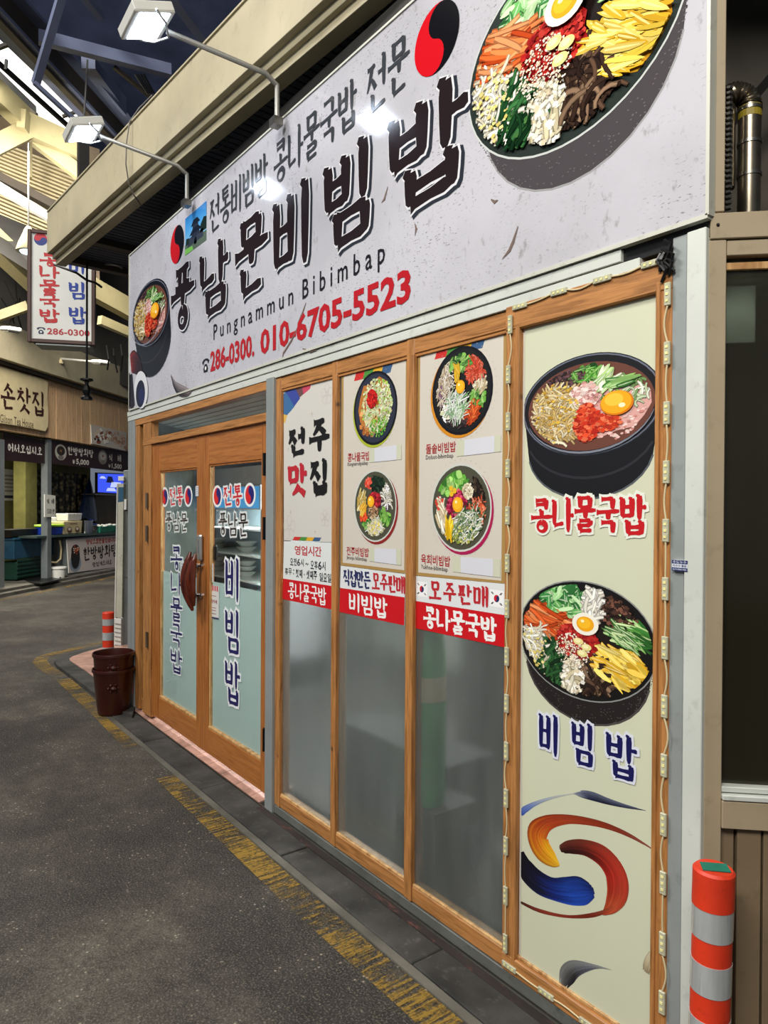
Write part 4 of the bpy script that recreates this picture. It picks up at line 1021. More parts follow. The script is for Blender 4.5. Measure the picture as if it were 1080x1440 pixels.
# carved name board
c_ = sq([(-60, 500), (-20, 508), (20, 521), (40, 527), (62, 533), (68, 537), (67, 560), (68.5, 580), (68, 600), (64, 607), (30, 600), (-10, 594), (-60, 586)], .18)
t = thing_on('name_board', 'cream board with wavy edge and brown brush lettering on the plank wall', 'sign', SH, c_[0][0], .15, 2.9)
mb = MB(); mb.prism(SH, c_, .11, .18); obj('board', mb, 'cream', t, bevel=.01)
pr = Print(SH, .182, 4e-4)
def stext(pr, s, x0, x1, yt0, yb0, yt1, yb1, w, col, b, n=None, halo=None):
    """brush writing between two pixel columns that follow the row's perspective"""
    A0, Zt = SH.at(x0, yt0, b); A1, Zt1 = SH.at(x1, yt1, b); Zb = SH.at(x0, yb0, b)[1]; Zb1 = SH.at(x1, yb1, b)[1]
    brush(SH, b, s, A0, A1, (Zb+Zb1)/2, (Zt+Zt1)/2, w, col, halo, w*.4, pr=pr)
stext(pr, '손찻집', 1, 63, 536, 574, 554, 585, .075, '#34140c', .182)
stext(pr, '길', -30, -6, 530, 566, 536, 572, .075, '#34140c', .182)
a0, z0 = SH.at(0, 592, .182); a1, z1 = SH.at(47, 597, .182); write(pr, 'Gilson Tea House', a0, a1, z0-.02, z0+.13, '#5a4a34', .0)
obj('lettering', pr, 'flat_print', t)

def banner(name, label, quad, b, base='#2a1518', mat='flat_print', cat='banner'):
    q = sq(quad, b); t = thing_on(name, label, cat, SH, (q[2][0]+q[3][0])/2, b, q[3][1])
    pr = Print(SH, b, 5e-4); pr.poly(q, base, 1)
    mb = MB(); mb.prism(SH, q, b-.02, b); obj('sheet', mb, 'brown_frame' if base == '#2a1518' else 'white', t)
    return t, pr, q
t, pr, q = banner('fabric_banner', 'dark brown fabric banner with the white greeting 어서오십시오, left of the post', [(5, 609), (63, 619), (63, 652), (5, 647)], -.02)
stext(pr, '어서오십시오', 11, 59, 624, 635, 629, 640, .035, '#e8e4da', -.02)
obj('printed_face', pr, 'flat_print', t)
t, pr, q = banner('menu_banner', 'dark brown menu banner with a tea cup and the prices 5,000 and 1,500', [(72, 618), (190, 637), (190, 665), (72, 652)], .02)
stext(pr, '한방쌍화탕', 95, 131, 628, 638, 633, 645, .03, '#e8e4da', .02)
stext(pr, '식', 153, 158, 638, 648, 640, 649, .03, '#e8e4da', .02); stext(pr, '혜', 165, 170, 639, 649, 640, 650, .03, '#e8e4da', .02)
a0, zz = SH.at(107, 650, .02); a1 = SH.at(125, 650, .02)[0]; write(pr, '5,000', a0, a1, zz-.06, zz+.08, '#e8e4da', .02)
a0, zz2 = SH.at(102, 650, .02); write(pr, '₩', a0, a0+.09, zz-.04, zz+.05, '#e8e4da', .01)
a0, zz = SH.at(157, 656, .02); a1 = SH.at(171, 656, .02)[0]; write(pr, '1,500', a0, a1, zz-.06, zz+.08, '#e8e4da', .02)
a0 = SH.at(152.5, 655, .02)[0]; write(pr, '₩', a0, a0+.09, zz-.03, zz+.05, '#e8e4da', .01)
for xc, yc, rx, c1, c2 in ((85.5, 636, 8, '#b8b4a8', '#2a2420'), (144.5, 643, 6, '#8c8880', '#b8b4ac')):
    a, z = SH.at(xc, yc, .02); a2 = SH.at(xc+rx, yc, .02)[0]; r = a2-a
    pr.ell(a, z, r*1.0, .17, c1, 3); pr.ell(a, z+.03, r*.72, .10, c2, 5); pr.ell(a, z+.03, r*.2, .03, '#7a5430', 7); pr.ell(a, z-.11, r*.5, .05, '#77736a', 4)
obj('printed_face', pr, 'flat_print', t)
t, pr, q = banner('food_photo_panel', 'printed panel of small tea cups and eggs on the plank wall above the menu banner', [(128, 597), (178, 608), (177, 634), (129, 624)], .13, '#c8c0b4')
for k in range(60):
    u, v = random.random(), random.random(); a = q[0][0] + (q[1][0]-q[0][0])*(.05+.9*u); z = q[3][1] + (q[0][1]-q[3][1])*(.12+.76*v) - .0*u
    z = (q[3][1]*(1-u)+q[2][1]*u) + ((q[0][1]*(1-u)+q[1][1]*u) - (q[3][1]*(1-u)+q[2][1]*u))*(.15+.7*v)
    pr.ell(a, z, random.uniform(.05, .11), random.uniform(.03, .055), random.choice(['#e8e4dc', '#8c4a34', '#d8c8b0', '#3c2a22', '#b89c84', '#f0ece4'] if u < .6 else ['#c09a80', '#d4b49c', '#b08468']), 3+k % 20, n=10)
obj('printed_face', pr, 'flat_print', t)

# calendar
t, pr, q = banner('wall_calendar', 'paper wall calendar on the olive wall inside the tea house', [(4, 659), (20, 661), (20, 704), (4, 704)], -3.18+0, '#e4e0cc', cat='calendar')
aw_, ah_ = q[1][0]-q[0][0], q[0][1]-q[3][1]
for r_ in range(5):
    for c2 in range(7): pr.rect(q[0][0]+aw_*(.08+.125*c2), q[0][0]+aw_*(.08+.125*c2+.07), q[3][1]+ah_*(.28+.12*r_), q[3][1]+ah_*(.28+.12*r_+.06), '#c03030' if c2 == 0 else '#333333', 3)
pr.rect(q[0][0]+aw_*.1, q[0][0]+aw_*.9, q[3][1]+ah_*.08, q[3][1]+ah_*.17, '#3a3a3a', 3)
obj('printed_face', pr, 'flat_print', t)
# price card on the post
t, pr, q = banner('price_card', 'small white price card reading 식혜 1500 hung on the grey post', [(63, 695), (78, 697), (78, 727), (63, 727)], .06, '#dcdcd0', cat='card')
w_, h_ = q[1][0]-q[0][0], q[0][1]-q[3][1]
brush(SH, .06, '식', q[0][0]+w_*.18, q[0][0]+w_*.4, q[3][1]+h_*.58, q[3][1]+h_*.8, .02, '#3a3a3a', pr=pr); brush(SH, .06, '혜', q[0][0]+w_*.6, q[0][0]+w_*.85, q[3][1]+h_*.58, q[3][1]+h_*.8, .02, '#3a3a3a', pr=pr)
write(pr, '1500', q[0][0]+w_*.2, q[0][0]+w_*.62, q[3][1]+h_*.14, q[3][1]+h_*.36, '#3a3a3a', .01); brush(SH, .06, '원', q[0][0]+w_*.7, q[0][0]+w_*.9, q[3][1]+h_*.14, q[3][1]+h_*.34, .015, '#3a3a3a', pr=pr)
obj('printed_face', pr, 'flat_print', t)

# curtain, tarp, television
mb = MB(); aa = [SH.at(x, 700, -2.2)[0] for x in (48, 120)]; zt_, zb_ = SH.at(85, 664, -2.2)[1], SH.at(85, 760, -2.2)[1]; n = 40
vs = []
for i in range(n+1):
    a = aa[0]+(aa[1]-aa[0])*i/n; b = -2.2+.05*math.sin(i*1.3)
    vs += [SH.P(a, b, zb_), SH.P(a, b, zt_)]
mb.add(vs, [(2*i, 2*i+2, 2*i+3, 2*i+1) for i in range(n)])
obj('pebble_curtain', mb, 'pebble', label='hanging curtain printed with round pebbles at the back of the tea house', cat='curtain')
mb = MB(); top = SH.at(126, 671, -1.9); c = []
prof = [(0, .02), (.25, .35), (.5, .62), (.75, .85), (1, 1)]
zb_ = SH.at(122, 733, -1.9)[1]; aL, aR = SH.at(110, 730, -1.9)[0], SH.at(134, 730, -1.9)[0]
vs = []; n = 24
for t_, k in prof:
    for i in range(n):
        th = i*2*math.pi/n; w_ = (aR-aL)/2*k*(1+.12*math.sin(5*th)); mid = top[0]+((aL+aR)/2-top[0])*t_
        vs.append(SH.P(mid+w_*math.cos(th), -1.9+.16*k*math.sin(th), top[1]+(zb_-top[1])*t_))
f = []
for j in range(len(prof)-1):
    for i in range(n): f.append((j*n+i, j*n+(i+1) % n, (j+1)*n+(i+1) % n, (j+1)*n+i))
mb.add(vs, f); obj('folded_parasol', mb, 'tarp', label='dark blue folded parasol hanging behind the tea house counter', cat='parasol')
MT['screen'] = emit('tv_screen', '#3850e0', 1.1)
q = sq([(138, 666), (174, 667), (174, 694), (138, 692)], -1.6); t = thing_on('television', 'small television with a blue picture lit on the tea house wall', 'television', SH, q[3][0]+.2, -1.6, q[3][1])
mb = MB(); mb.prism(SH, [(q[0][0]-.03, q[0][1]+.03), (q[1][0]+.03, q[1][1]+.03), (q[2][0]+.03, q[2][1]-.03), (q[3][0]-.03, q[3][1]-.03)], -1.68, -1.61); obj('case', mb, 'black', t)
mb = MB(); mb.prism(SH, q, -1.61, -1.60); sc_ = obj('screen', mb, 'screen', t)
MT['screen_lt'] = emit('tv_picture_light', '#b8c4f0', 1.0); MT['screen_dk'] = emit('tv_picture_dark', '#101848', .5)
W_, Hq = q[1][0]-q[0][0], q[0][1]-q[3][1]
for nm, mt_, u0, u1, v0, v1 in (('picture_shape', 'screen_lt', .45, .95, .3, .6), ('picture_shape', 'screen_dk', .3, .6, .55, .9), ('picture_shape', 'screen_lt', .05, .3, .75, .88), ('picture_shape', 'screen_lt', .3, .7, .08, .26), ('picture_shape', 'screen_dk', .62, .8, .25, .34)):
    mb = MB(); mb.prism(SH, [(q[3][0]+W_*u0, q[3][1]+Hq*v0), (q[3][0]+W_*u1, q[3][1]+Hq*v0), (q[3][0]+W_*(u1-.08), q[3][1]+Hq*v1), (q[3][0]+W_*(u0+.06), q[3][1]+Hq*v1)], -1.6, -1.597); obj(nm, mb, mt_, sc_)
su = root('shelf_unit', tuple(SH.P(3.5, -2.2, .11)), 'tan cabinet under the television in the tea house', 'cabinet')
sprism('cabinet_body', 'tan_panel', [(134, 693), (180, 694), (180, 749), (134, 746)], -2.4, -2.0, su)
sprism('shelf_top', 'steel', [(133, 694), (165, 695), (165, 697), (133, 696)], -2.0, -1.6, su)

# counter with its printed banner
ct = thing_on('serving_counter', 'tea house serving counter with a steel edge and dark recess below', 'counter', SH, 2.4, -.3, .11)
q = sq([(50, 757), (170, 751), (170, 748), (50, 754)], .0); mb = MB(); mb.prism(SH, q, -.75, .03); obj('worktop', mb, 'counter', ct)
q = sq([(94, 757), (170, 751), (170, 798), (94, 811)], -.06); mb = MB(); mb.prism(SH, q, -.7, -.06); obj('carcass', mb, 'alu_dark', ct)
t, pr, q = banner('counter_banner', 'pale banner hung on the counter front with a cup of dark tea and 한방쌍화탕', [(94, 759), (166, 753), (166, 797), (97, 806)], -.02, '#cdc2bb')
stext(pr, '정성으로만들었습니다', 121, 163, 758.5, 765, 755.5, 762, .03, '#b04038', -.02)
stext(pr, '한방쌍화탕', 117, 164, 769, 786, 766, 784, .05, '#241c1a', -.02)
stext(pr, '맛있게드세요', 130, 157, 790, 796, 788, 794, .022, '#4c4440', -.02)
a, z = SH.at(106, 781, -.02); pr.ell(a, z-.17, .24, .2, '#8c98a4', 3); pr.ell(a, z-.16, .17, .15, '#5c6874', 4); pr.ell(a, z-.03, .18, .26, '#181414', 5); pr.ell(a, z+.12, .17, .12, '#2a1c1a', 6)
for k in range(26): th = random.random()*6.28; r_ = random.random()**.5; pr.ell(a+.13*r_*math.cos(th), z+.12+.09*r_*math.sin(th), .022, .016, random.choice(['#d0502c', '#e8a070', '#8c2c18', '#f0d8c0']), 8+k % 8, n=7)
obj('printed_face', pr, 'flat_print', t)

def cyl(name, mat, x0, x1, yt, yb, b, **k):
    (a0, zb), (a1, _) = SH.at(x0, yb, b), SH.at(x1, yb, b); zt2 = SH.at(x0, yt, b)[1]; r = (a1-a0)/2; r = min(r, .3)
    return SH.P((a0+a1)/2, b-r, zb), r, zt2-zb
def counter_box(name, mat, x0, x1, yt, yb, b, dpt, label, cat, lidmat=None, prn=None):
    (a0, zb), (a1, zz) = SH.at(x0, yb, b), SH.at(x1, yb, b); zt2 = SH.at((x0+x1)/2, yt, b)[1]; zb = SH.at(x0, yb, b)[1]
    t = thing_on(name, label, cat, SH, (a0+a1)/2, b-dpt/2, zb); mb = MB()
    e = .02
    mb.box8([SH.P(a0+e, b-dpt+e, zb), SH.P(a1-e, b-dpt+e, zb), SH.P(a1-e, b-e, zb), SH.P(a0+e, b-e, zb), SH.P(a0, b-dpt, zt2), SH.P(a1, b-dpt, zt2), SH.P(a1, b, zt2), SH.P(a0, b, zt2)])
    obj('container', mb, mat, t, bevel=.01)
    if lidmat: mb = MB(); mb.box(SH, a0-.015, a1+.015, b-dpt-.015, b+.015, zt2, zt2+.05); obj('lid', mb, lidmat, t, bevel=.012)
    return t, (a0, a1, zb, zt2)
counter_box('plastic_tub', 'blue', 71, 89.5, 741, 752.5, -.08, .35, 'blue plastic tub with a lime green lid on the counter', 'tub', 'lime')
t, (a0, a1, zb, zt2) = counter_box('snack_box', 'cream', 90, 116, 733, 751.5, -.1, .35, 'cream cardboard box with small tea pictures on the counter', 'box', None)
pr = Print(SH, -.098, 5e-4)
for k in range(2):
    cx = a0+(a1-a0)*(.28+.42*k); pr.ell(cx, zb+.1, .09, .06, '#5c3020', 2, n=12); pr.ell(cx, zb+.11, .06, .035, '#d8cdb8', 3, n=12)
pr.rect(a0+(a1-a0)*.3, a0+(a1-a0)*.7, zb+.22, zb+.235, '#8a5a3a', 2); obj('printed_face', pr, 'flat_print', t)
t, _ = counter_box('foam_tray', 'bag', 96, 116, 722, 732.5, -.15, .3, 'stack of pale plastic trays on top of the cream box', 'tray')
t, _ = counter_box('wrapped_bundle', 'bag', 80, 96, 727, 736, -.47, .2, 'white plastic wrapped bundle behind the lime lid tub', 'bundle')
for (x0, x1, yt, yb, lb) in ((124, 134, 729, 750, 'tall stainless steel canister with a lid on the counter'), (132, 140, 736, 750, 'shorter stainless steel pot beside the tall canister')):
    p, r, h = cyl('', '', x0, x1, yt, yb, -.1); t = root('steel_canister', tuple(p), lb, 'canister')
    mb = MB(); mb.lathe(p, [(r*.95, 0), (r, .01), (r, h*.8)], 20); obj('can_body', mb, 'chrome', t, smooth=True)
    mb = MB(); mb.lathe(p, [(r*1.05, h*.8), (r*1.05, h*.86), (r*.6, h*.95), (r*.2, h), (0.0, h)], 20); obj('lid', mb, 'chrome', t, smooth=True)
t, (a0, a1, zb, zt2) = counter_box('basket', 'green_basket', 141, 166, 740, 749.5, -.08, .35, 'green plastic basket filled with white napkins on the counter', 'basket')
mb = MB()
for k in range(26):
    c = SH.P(a0+(a1-a0)*random.random(), -.1-.3*random.random(), zt2-.01+.04*random.random()); r = random.uniform(.03, .07)
    mb.lathe(c, [(0.0, -r*.5), (r, 0), (r*.6, r*.5), (0.0, r*.6)], 7)
obj('napkins', mb, 'bag', t, kind='stuff')
t, (a0, a1, zb, zt2) = counter_box('storage_box', 'blue_crate', 20, 78, 758, 787, -.35, .5, 'big faded blue plastic chest under the counter edge', 'chest', 'blue_crate')
t, (a0, a1, zb, zt2) = counter_box('crate', 'green_crate', 24, 66, 788, 816, -.35, .5, 'dark green crate holding up the blue chest', 'crate')
for k in range(5): mb = MB(); mb.box(SH, a0, a1, -.355, -.335, zb+.05+k*.08, zb+.09+k*.08); obj('crate_slat', mb, 'green_crate', t)
t, _ = counter_box('dark_bag', 'black', 17, 54, 744, 756, -.35, .4, 'black bundle lying on the blue chest', 'bag')
mb = MB(); a0, zb = SH.at(98, 810, -.2)[0], .11
hose = [SH.P(*p) for p in ((1.35, -.2, .95), (1.5, -.15, .8), (1.42, -.15, .55), (1.25, -.15, .42), (1.05, -.2, .4))]
a_h = [SH.at(x, y, -.1) for x, y in ((84, 760), (86, 772), (85, 786), (79, 791), (70, 790))]
mb.tube([SH.P(a, -.1, z) for a, z in a_h], .02, 8); obj('water_hose', mb, 'cream', label='pale hose hanging from the counter behind the white bucket', cat='hose')
# white pail
a, z = SH.at(86, 820, .1); p = SH.P(a, .02, .11); r = abs(SH.at(99, 820, .1)[0]-SH.at(73, 820, .1)[0])/2; r = min(r, .24)
t = root('white_pail', tuple(p), 'white plastic pail with a blue and black peak emblem on the kerb', 'bucket')
hh = SH.at(86, 797, .1)[1]-.11
r = (ray_at(98, 810, 14.2)-ray_at(73, 810, 14.2)).length/2
mb = MB(); mb.lathe(p, [(r*.82, 0), (r*.95, hh*.85)], 24); obj('pail_body', mb, 'white', t, smooth=True)
mb = MB(); mb.lathe(p, [(r*1.04, hh*.84), (r*1.04, hh*.95), (r*.98, hh), (0, hh)], 24); obj('lid', mb, 'white', t, smooth=True)
dv = (CAM-p); dv.z = 0; dv.normalize(); EM = Pl((p.x+dv.x*(r*.95), p.y+dv.y*(r*.95)), (-dv.y, dv.x), (dv.x, dv.y))
pr = Print(EM, .006, 4e-4); pr.poly([(-.02, hh*.22), (.05, hh*.62), (.08, hh*.5), (.02, hh*.22)], '#101010', 2); pr.poly([(.04, hh*.22), (.09, hh*.52), (.15, hh*.22), (.11, hh*.22), (.09, hh*.34), (.07, hh*.22)], '#1c60a0', 3)
pr.rect(-.02, .14, hh*.12, hh*.17, '#404040', 2)
obj('emblem', pr, 'flat_print', t)
mb = MB(); q = [gp(x, y, .02) for x, y in ((28, 819), (60, 817), (86, 822), (58, 829), (44, 827))]
mb.add([v+Vector((0, 0, .095)) for v in q] + [v+Vector((0, 0, .115)) for v in q], [tuple(range(5))[::-1], tuple(range(5, 10))] + [(i, (i+1) % 5, 5+(i+1) % 5, 5+i) for i in range(5)])
obj('rubber_mat', mb, 'black', label='black rubber mat lying flat before the tea house', cat='mat')
a, z = SH.at(8, 780, -.6); counter_box('low_bench', 'bead', -20, 20, 770, 784, -.6, .4, 'low wooden bench inside the tea house at the left edge', 'bench')

# lamps on the beige beam
def arm_lamp(x0, y0, x1, y1, lb):
    a, z = SH.at(x0, y0, .36); t = thing_on('arm_lamp', lb, 'lamp', SH, a, .36, z)
    p = SH.P(a, .36, z); e = ray_at(x1, y1, (p-CAM).dot(F3)-1.3)
    mb = MB(); mb.tube([p, p+Vector((0, 0, .05)), e], .022, 7); obj('arm', mb, 'white', t)
    mb = MB(); mb.lathe(p+Vector((0, 0, -.05)), [(.05, 0), (.06, .05), (.03, .1)], 10); obj('mount', mb, 'cream', t)
    dv = (e-p).normalized(); mb = MB(); mb.bar(e-dv*.08, e+dv*.35, .20, .07); obj('lamp_head', mb, 'white', t, bevel=.02)
    mb = MB(); mb.bar(e-Vector((0, 0, .04)), e+dv*.28-Vector((0, 0, .04)), .15, .02); obj('lens', mb, 'silver', t)
arm_lamp(86, 508, 137, 509, 'white arm lamp sticking out from the beige beam, right of the hanging sign rod')
arm_lamp(-28, 462, 12, 463, 'white arm lamp at the left edge on the beige beam')
# ================================================================== RESTAURANT THINGS
# ---- big sign board
B = .018
sg = root('sign_board', (-3.47, -.04, 2.423), 'long white restaurant sign board with 풍남문비빔밥 in black above the shop front', 'sign')
SX0, SX1, SZ0, SZ1 = FA.at(181.5, 470, B)[0], FA.at(996.5, 200, B)[0], 2.426, H0+(3.698-H0)*(CAM.y+B)/CAM.y
mb = MB(); mb.box(FA, SX0, SX1, -.01, B-.004, SZ0, SZ1); obj('cabinet', mb, 'sign_side', sg)
mb = MB()
for a0, a1, z0, z1 in ((SX0, SX1, SZ0-.008, SZ0+.004), (SX0, SX1, SZ1-.006, SZ1+.004), (SX0-.006, SX0+.004, SZ0, SZ1), (SX1-.006, SX1+.004, SZ0, SZ1)): mb.box(FA, a0, a1, -.01, B+.003, z0, z1)
obj('edge_trim', mb, 'sign_side', sg)
pr = Print(FA, B-.003); pr.rect(SX0+.002, SX1-.004, SZ0+.002, SZ1-.004, '#c0bfc6', 1)
obj('sign_face', pr, 'sign_print', sg)
def fx(x, y): return FA.at(x, y, B)
pr = Print(FA, B-.002)
DK, SHD, HAL = '#261d1f', '#2c3038', '#d8d8dc'
cells = [('풍', -4.975, -4.545), ('남', -4.44, -4.01), ('문', -3.915, -3.50), ('비', -3.43, -3.02), ('빔', -2.915, -2.515), ('밥', -2.405, -1.925)]
k_ = 0.965
cells = [(c, x0, x1) for c, x0, x1 in cells]
off = fx(400, 300)[0]-FA.at(400, 300, 0)[0]
for c, x0, x1 in cells:
    sx = (x0+x1)/2
    z0, z1 = 2.875, 3.285
    f = (CAM.y+B)/(CAM.y)                     # positions were measured on the front plane; bring them to the sign face
    x0, x1 = x0*f, x1*f; zz0, zz1 = H0+(z0-H0)*f, H0+(z1-H0)*f
    brush_char(pr, c, x0, x1, zz0, zz1, .080, SHD, 1, .006, .014, -.010)
    brush_char(pr, c, x0, x1, zz0, zz1, .080, SHD, 3.5, .008, .022, -.016)
    brush_char(pr, c, x0, x1, zz0, zz1, .080, HAL, 6, .007, .004, -.003)
    brush_char(pr, c, x0, x1, zz0, zz1, .080, DK, 9, 0)
obj('title_lettering', pr, 'sign_vinyl', sg)
f = (CAM.y+B)/CAM.y
def FX(x): return x*f
def FZ(z): return H0+(z-H0)*f
def sx_(px, py=300): return FA.at(px, py, B)[0]
z0, z1 = FZ(3.375), FZ(3.59)
for s_, xa, xb in (('전통비빔밥', sx_(295), sx_(376)), ('콩나물국밥', sx_(384.5), sx_(500.5)), ('전문', sx_(515), sx_(574.5))):
    pr = brush(FA, B-.0015, s_, xa, xb, z0, z1, .027, '#3c3f44', gap=.04)
    if len(s_) > 4 and s_[0] == '전': pr.ell(sx_(379), z0+.012, .012, .018, '#3c3f44', 4)
    obj('upper_lettering', pr, 'sign_vinyl', sg)
pr = Print(FA, B-.0015)
write(pr, 'P u n g n a m m u n', sx_(300, 460), sx_(412, 420), FZ(2.665), FZ(2.79), '#1c1c22', .006)
obj('english_lettering', pr, 'sign_vinyl', sg); pr = Print(FA, B-.0015)
write(pr, 'B i b i m b a p', sx_(425, 410), sx_(541, 370), FZ(2.665), FZ(2.795), '#1c1c22', .006)
obj('english_lettering', pr, 'sign_vinyl', sg)
pr = Print(FA, B-.0015)
telephone(pr, FX(-4.40), FX(-4.30), FZ(2.512), FZ(2.595), '#1c1c20')
write(pr, '286-0300.', FX(-4.275), FX(-3.66), FZ(2.50), FZ(2.632), '#b01c24', .03)
obj('phone_number', pr, 'sign_vinyl', sg); pr = Print(FA, B-.0015)
write(pr, '010-6705-5523', FX(-3.585), FX(-2.255), FZ(2.49), FZ(2.632), '#b01c24', .03)
obj('phone_number', pr, 'sign_vinyl', sg)
pr = Print(FA, B-.0015)
taeguk(pr, FX(-4.861), FZ(3.477), .129, '#c01c24', '#16161c', 2, 1.35)
obj('red_black_emblem', pr, 'sign_vinyl', sg)
pr = Print(FA, B-.0015)
taeguk(pr, FX(-2.107), FZ(3.472), .131, '#cc1420', '#101014', 2, 1.25)
obj('red_black_emblem', pr, 'sign_vinyl', sg)
# small picture of a gate
pr = Print(FA, B-.0015, 1.0e-4); a0, a1, b0, b1 = FX(-4.71), FX(-4.345), FZ(3.357), FZ(3.605); W_, Hh_ = a1-a0, b1-b0
for k in range(12): pr.rect(a0, a1, b0+Hh_*(.25+.75*k/12), b0+Hh_*(.25+.75*(k+1)/12)+.001, ['#8cc4e8', '#80bce6', '#74b6e4', '#68aee0', '#5ea8de', '#56a2dc', '#4e9cd8', '#4896d4', '#4290d0', '#3c8acc', '#3884c8', '#3480c4'][k], 1+k % 2)
pr.rect(a0, a1, b0, b0+Hh_*.27, '#5a6a5c', 4); pr.poly([(a0, b0), (a0+W_*.4, b0), (a0+W_*.35, b0+Hh_*.12), (a0, b0+Hh_*.16)], '#7cc05c', 5)
pr.rect(a0+W_*.12, a0+W_*.86, b0+Hh_*.16, b0+Hh_*.38, '#3a4250', 6)
for cz, hw in ((.44, .30), (.66, .22)):
    pr.poly([(a0+W_*(.5-hw), b0+Hh_*(cz-.02)), (a0+W_*(.5-hw*.6), b0+Hh_*(cz+.08)), (a0+W_*(.5-hw*.4), b0+Hh_*(cz+.13)), (a0+W_*(.5+hw*.4), b0+Hh_*(cz+.13)), (a0+W_*(.5+hw*.6), b0+Hh_*(cz+.08)), (a0+W_*(.5+hw), b0+Hh_*(cz-.02))], '#1c2430', 8)
    pr.rect(a0+W_*(.5-hw*.6), a0+W_*(.5+hw*.6), b0+Hh_*(cz-.12), b0+Hh_*(cz), '#2c3444', 7)
pr.ell(a0+W_*.5, b0+Hh_*.2, W_*.06, Hh_*.1, '#10141c', 9); pr.rect(a0+W_*.5-W_*.06, a0+W_*.5+W_*.06, b0+Hh_*.12, b0+Hh_*.2, '#10141c', 9)
pr.poly([(a0+W_*.72, b0+Hh_*.3), (a1, b0+Hh_*.3), (a1, b0+Hh_*.62), (a0+W_*.88, b0+Hh_*.66), (a0+W_*.74, b0+Hh_*.52)], '#1c2c28', 6)
pr.poly([(a0+W_*.02, b0+Hh_*.24), (a0+W_*.2, b0+Hh_*.24), (a0+W_*.18, b0+Hh_*.4), (a0+W_*.06, b0+Hh_*.42)], '#22342c', 7)
obj('gate_picture', pr, 'sign_vinyl', sg)
random.seed(11)
pr = Print(FA, B-.0028); rice_bowl(pr, FX(-1.49), FZ(3.145), .435*f, .335, FX(-1.455), FZ(3.03), .385*f, .345, True)
obj('bibimbap_picture', pr, 'sign_vinyl', sg)
pr = Print(FA, B-.0028); soup_bowl(pr, FX(-5.43), FZ(3.115), .42*f, .245, FX(-5.36), FZ(2.88), .385*f, .25, -.05)
obj('soup_picture', pr, 'sign_vinyl', sg)
def spline(rows, m=6):
    """smooth the rows (tuples) with a Catmull-Rom curve"""
    out = []; n = len(rows)
    for i in range(n-1):
        p = [rows[max(0, i-1)], rows[i], rows[i+1], rows[min(n-1, i+2)]]
        for k in range(m):
            t = k/m; out.append(tuple(.5*((2*b) + (c-a)*t + (2*a-5*b+4*c-d)*t*t + (-a+3*b-3*c+d)*t**3) for a, b, c, d in zip(*p)))
    out.append(tuple(rows[-1])); return out
def mixc(cols, u):
    u = max(0, min(.9999, u))*(len(cols)-1); i0 = int(u); a, b = lin(cols[i0]), lin(cols[i0+1]); q = u-i0
    return tuple(a[j]*(1-q)+b[j]*q for j in range(3))
def swirl(pr, cx, cz, s, lay=1):
    """brushed swirl: fine bristle strokes along a spine, coloured along (cols) and across (edge)"""
    def blob(rows, cols, edge=None, ek=.6, n=16, dry=.12):
        rows = spline([tuple(r) for r in rows]); N_ = len(rows)
        for k in range(n):
            t = (k+.5)/n-.5; a0 = int(random.uniform(0, dry)*N_*.5*abs(t)*2); a1 = N_-int(random.uniform(0, dry)*N_*.5*abs(t)*2)
            for i in range(a0, a1-1):
                q = []
                for ii in (i, i+1):
                    x, z, w = rows[ii]; x0, z0 = rows[max(0, ii-1)][:2]; x1, z1 = rows[min(N_-1, ii+1)][:2]; l = math.hypot(x1-x0, z1-z0) or 1; nx, nz = -(z1-z0)/l, (x1-x0)/l
                    w = max(w, .0005); q.append((x+nx*w*(t-.6/n), z+nz*w*(t-.6/n), x+nx*w*(t+.6/n), z+nz*w*(t+.6/n)))
                c = mixc(cols, i/(N_-1)+random.Random(k*7).uniform(-.06, .06))
                if edge:
                    e = lin(edge); f_ = ek*max(0, (t+.5))**1.6; c = tuple(c[j]*(1-f_)+e[j]*f_ for j in range(3))
                f_ = 1+random.Random(k*13+5).uniform(-.22, .22)
                pr.poly([(cx+q[0][0]*s, cz+q[0][1]*s), (cx+q[1][0]*s, cz+q[1][1]*s), (cx+q[1][2]*s, cz+q[1][3]*s), (cx+q[0][2]*s, cz+q[0][3]*s)], tuple(min(1, v*f_) for v in c) + (1,), lay+.25*k+(i % 4)*pr.seg)
    return blob
sw = Print(FA, B-.0015)
b_ = swirl(sw, FX(-5.70), FZ(2.56), 1)
def C2(p): return [(x, z, w) for x, z, w in p]
b_([(-.19, .24, .16), (-.12, .25, .18), (-.0, .19, .14), (.08, .08, .09), (.14, -.03, .05), (.2, -.11, .015)], ['#8c2018', '#501010', '#1c0a0a', '#2c1010', '#5a1410', '#a03020'])
b_([(-.18, .16, .06), (-.165, .04, .09), (-.155, -.06, .12), (-.13, -.12, .1)], ['#0a0608', '#140a10', '#241420'])
sw.ell(FX(-5.62), FZ(2.56), .17, .14, '#dcdce0', 40, -.5); sw.ell(FX(-5.63), FZ(2.53), .11, .105, '#14142c', 42, -.4); sw.ell(FX(-5.60), FZ(2.51), .07, .06, '#1c2050', 43, -.4)
sw.rect(SX0+.005, SX0+.02, SZ0+.01, SZ0+.3, '#1a0a0a', 30)
obj('swirl_print', sw, 'sign_vinyl', sg)
sw = Print(FA, B-.0015); b_ = swirl(sw, 0, 0, 1)
p0 = [fx(x, y) for x, y in ((240, 527), (245, 540), (252, 548), (262, 551), (270, 549))]
b_([(x, z, w) for (x, z), w in zip(p0, (.01, .05, .08, .06, .01))], ['#101014', '#18161a', '#3c3030', '#8c7c7c'], '#b0a4a4', .7, 16, .5)
obj('ink_stroke_print', sw, 'sign_vinyl', sg)
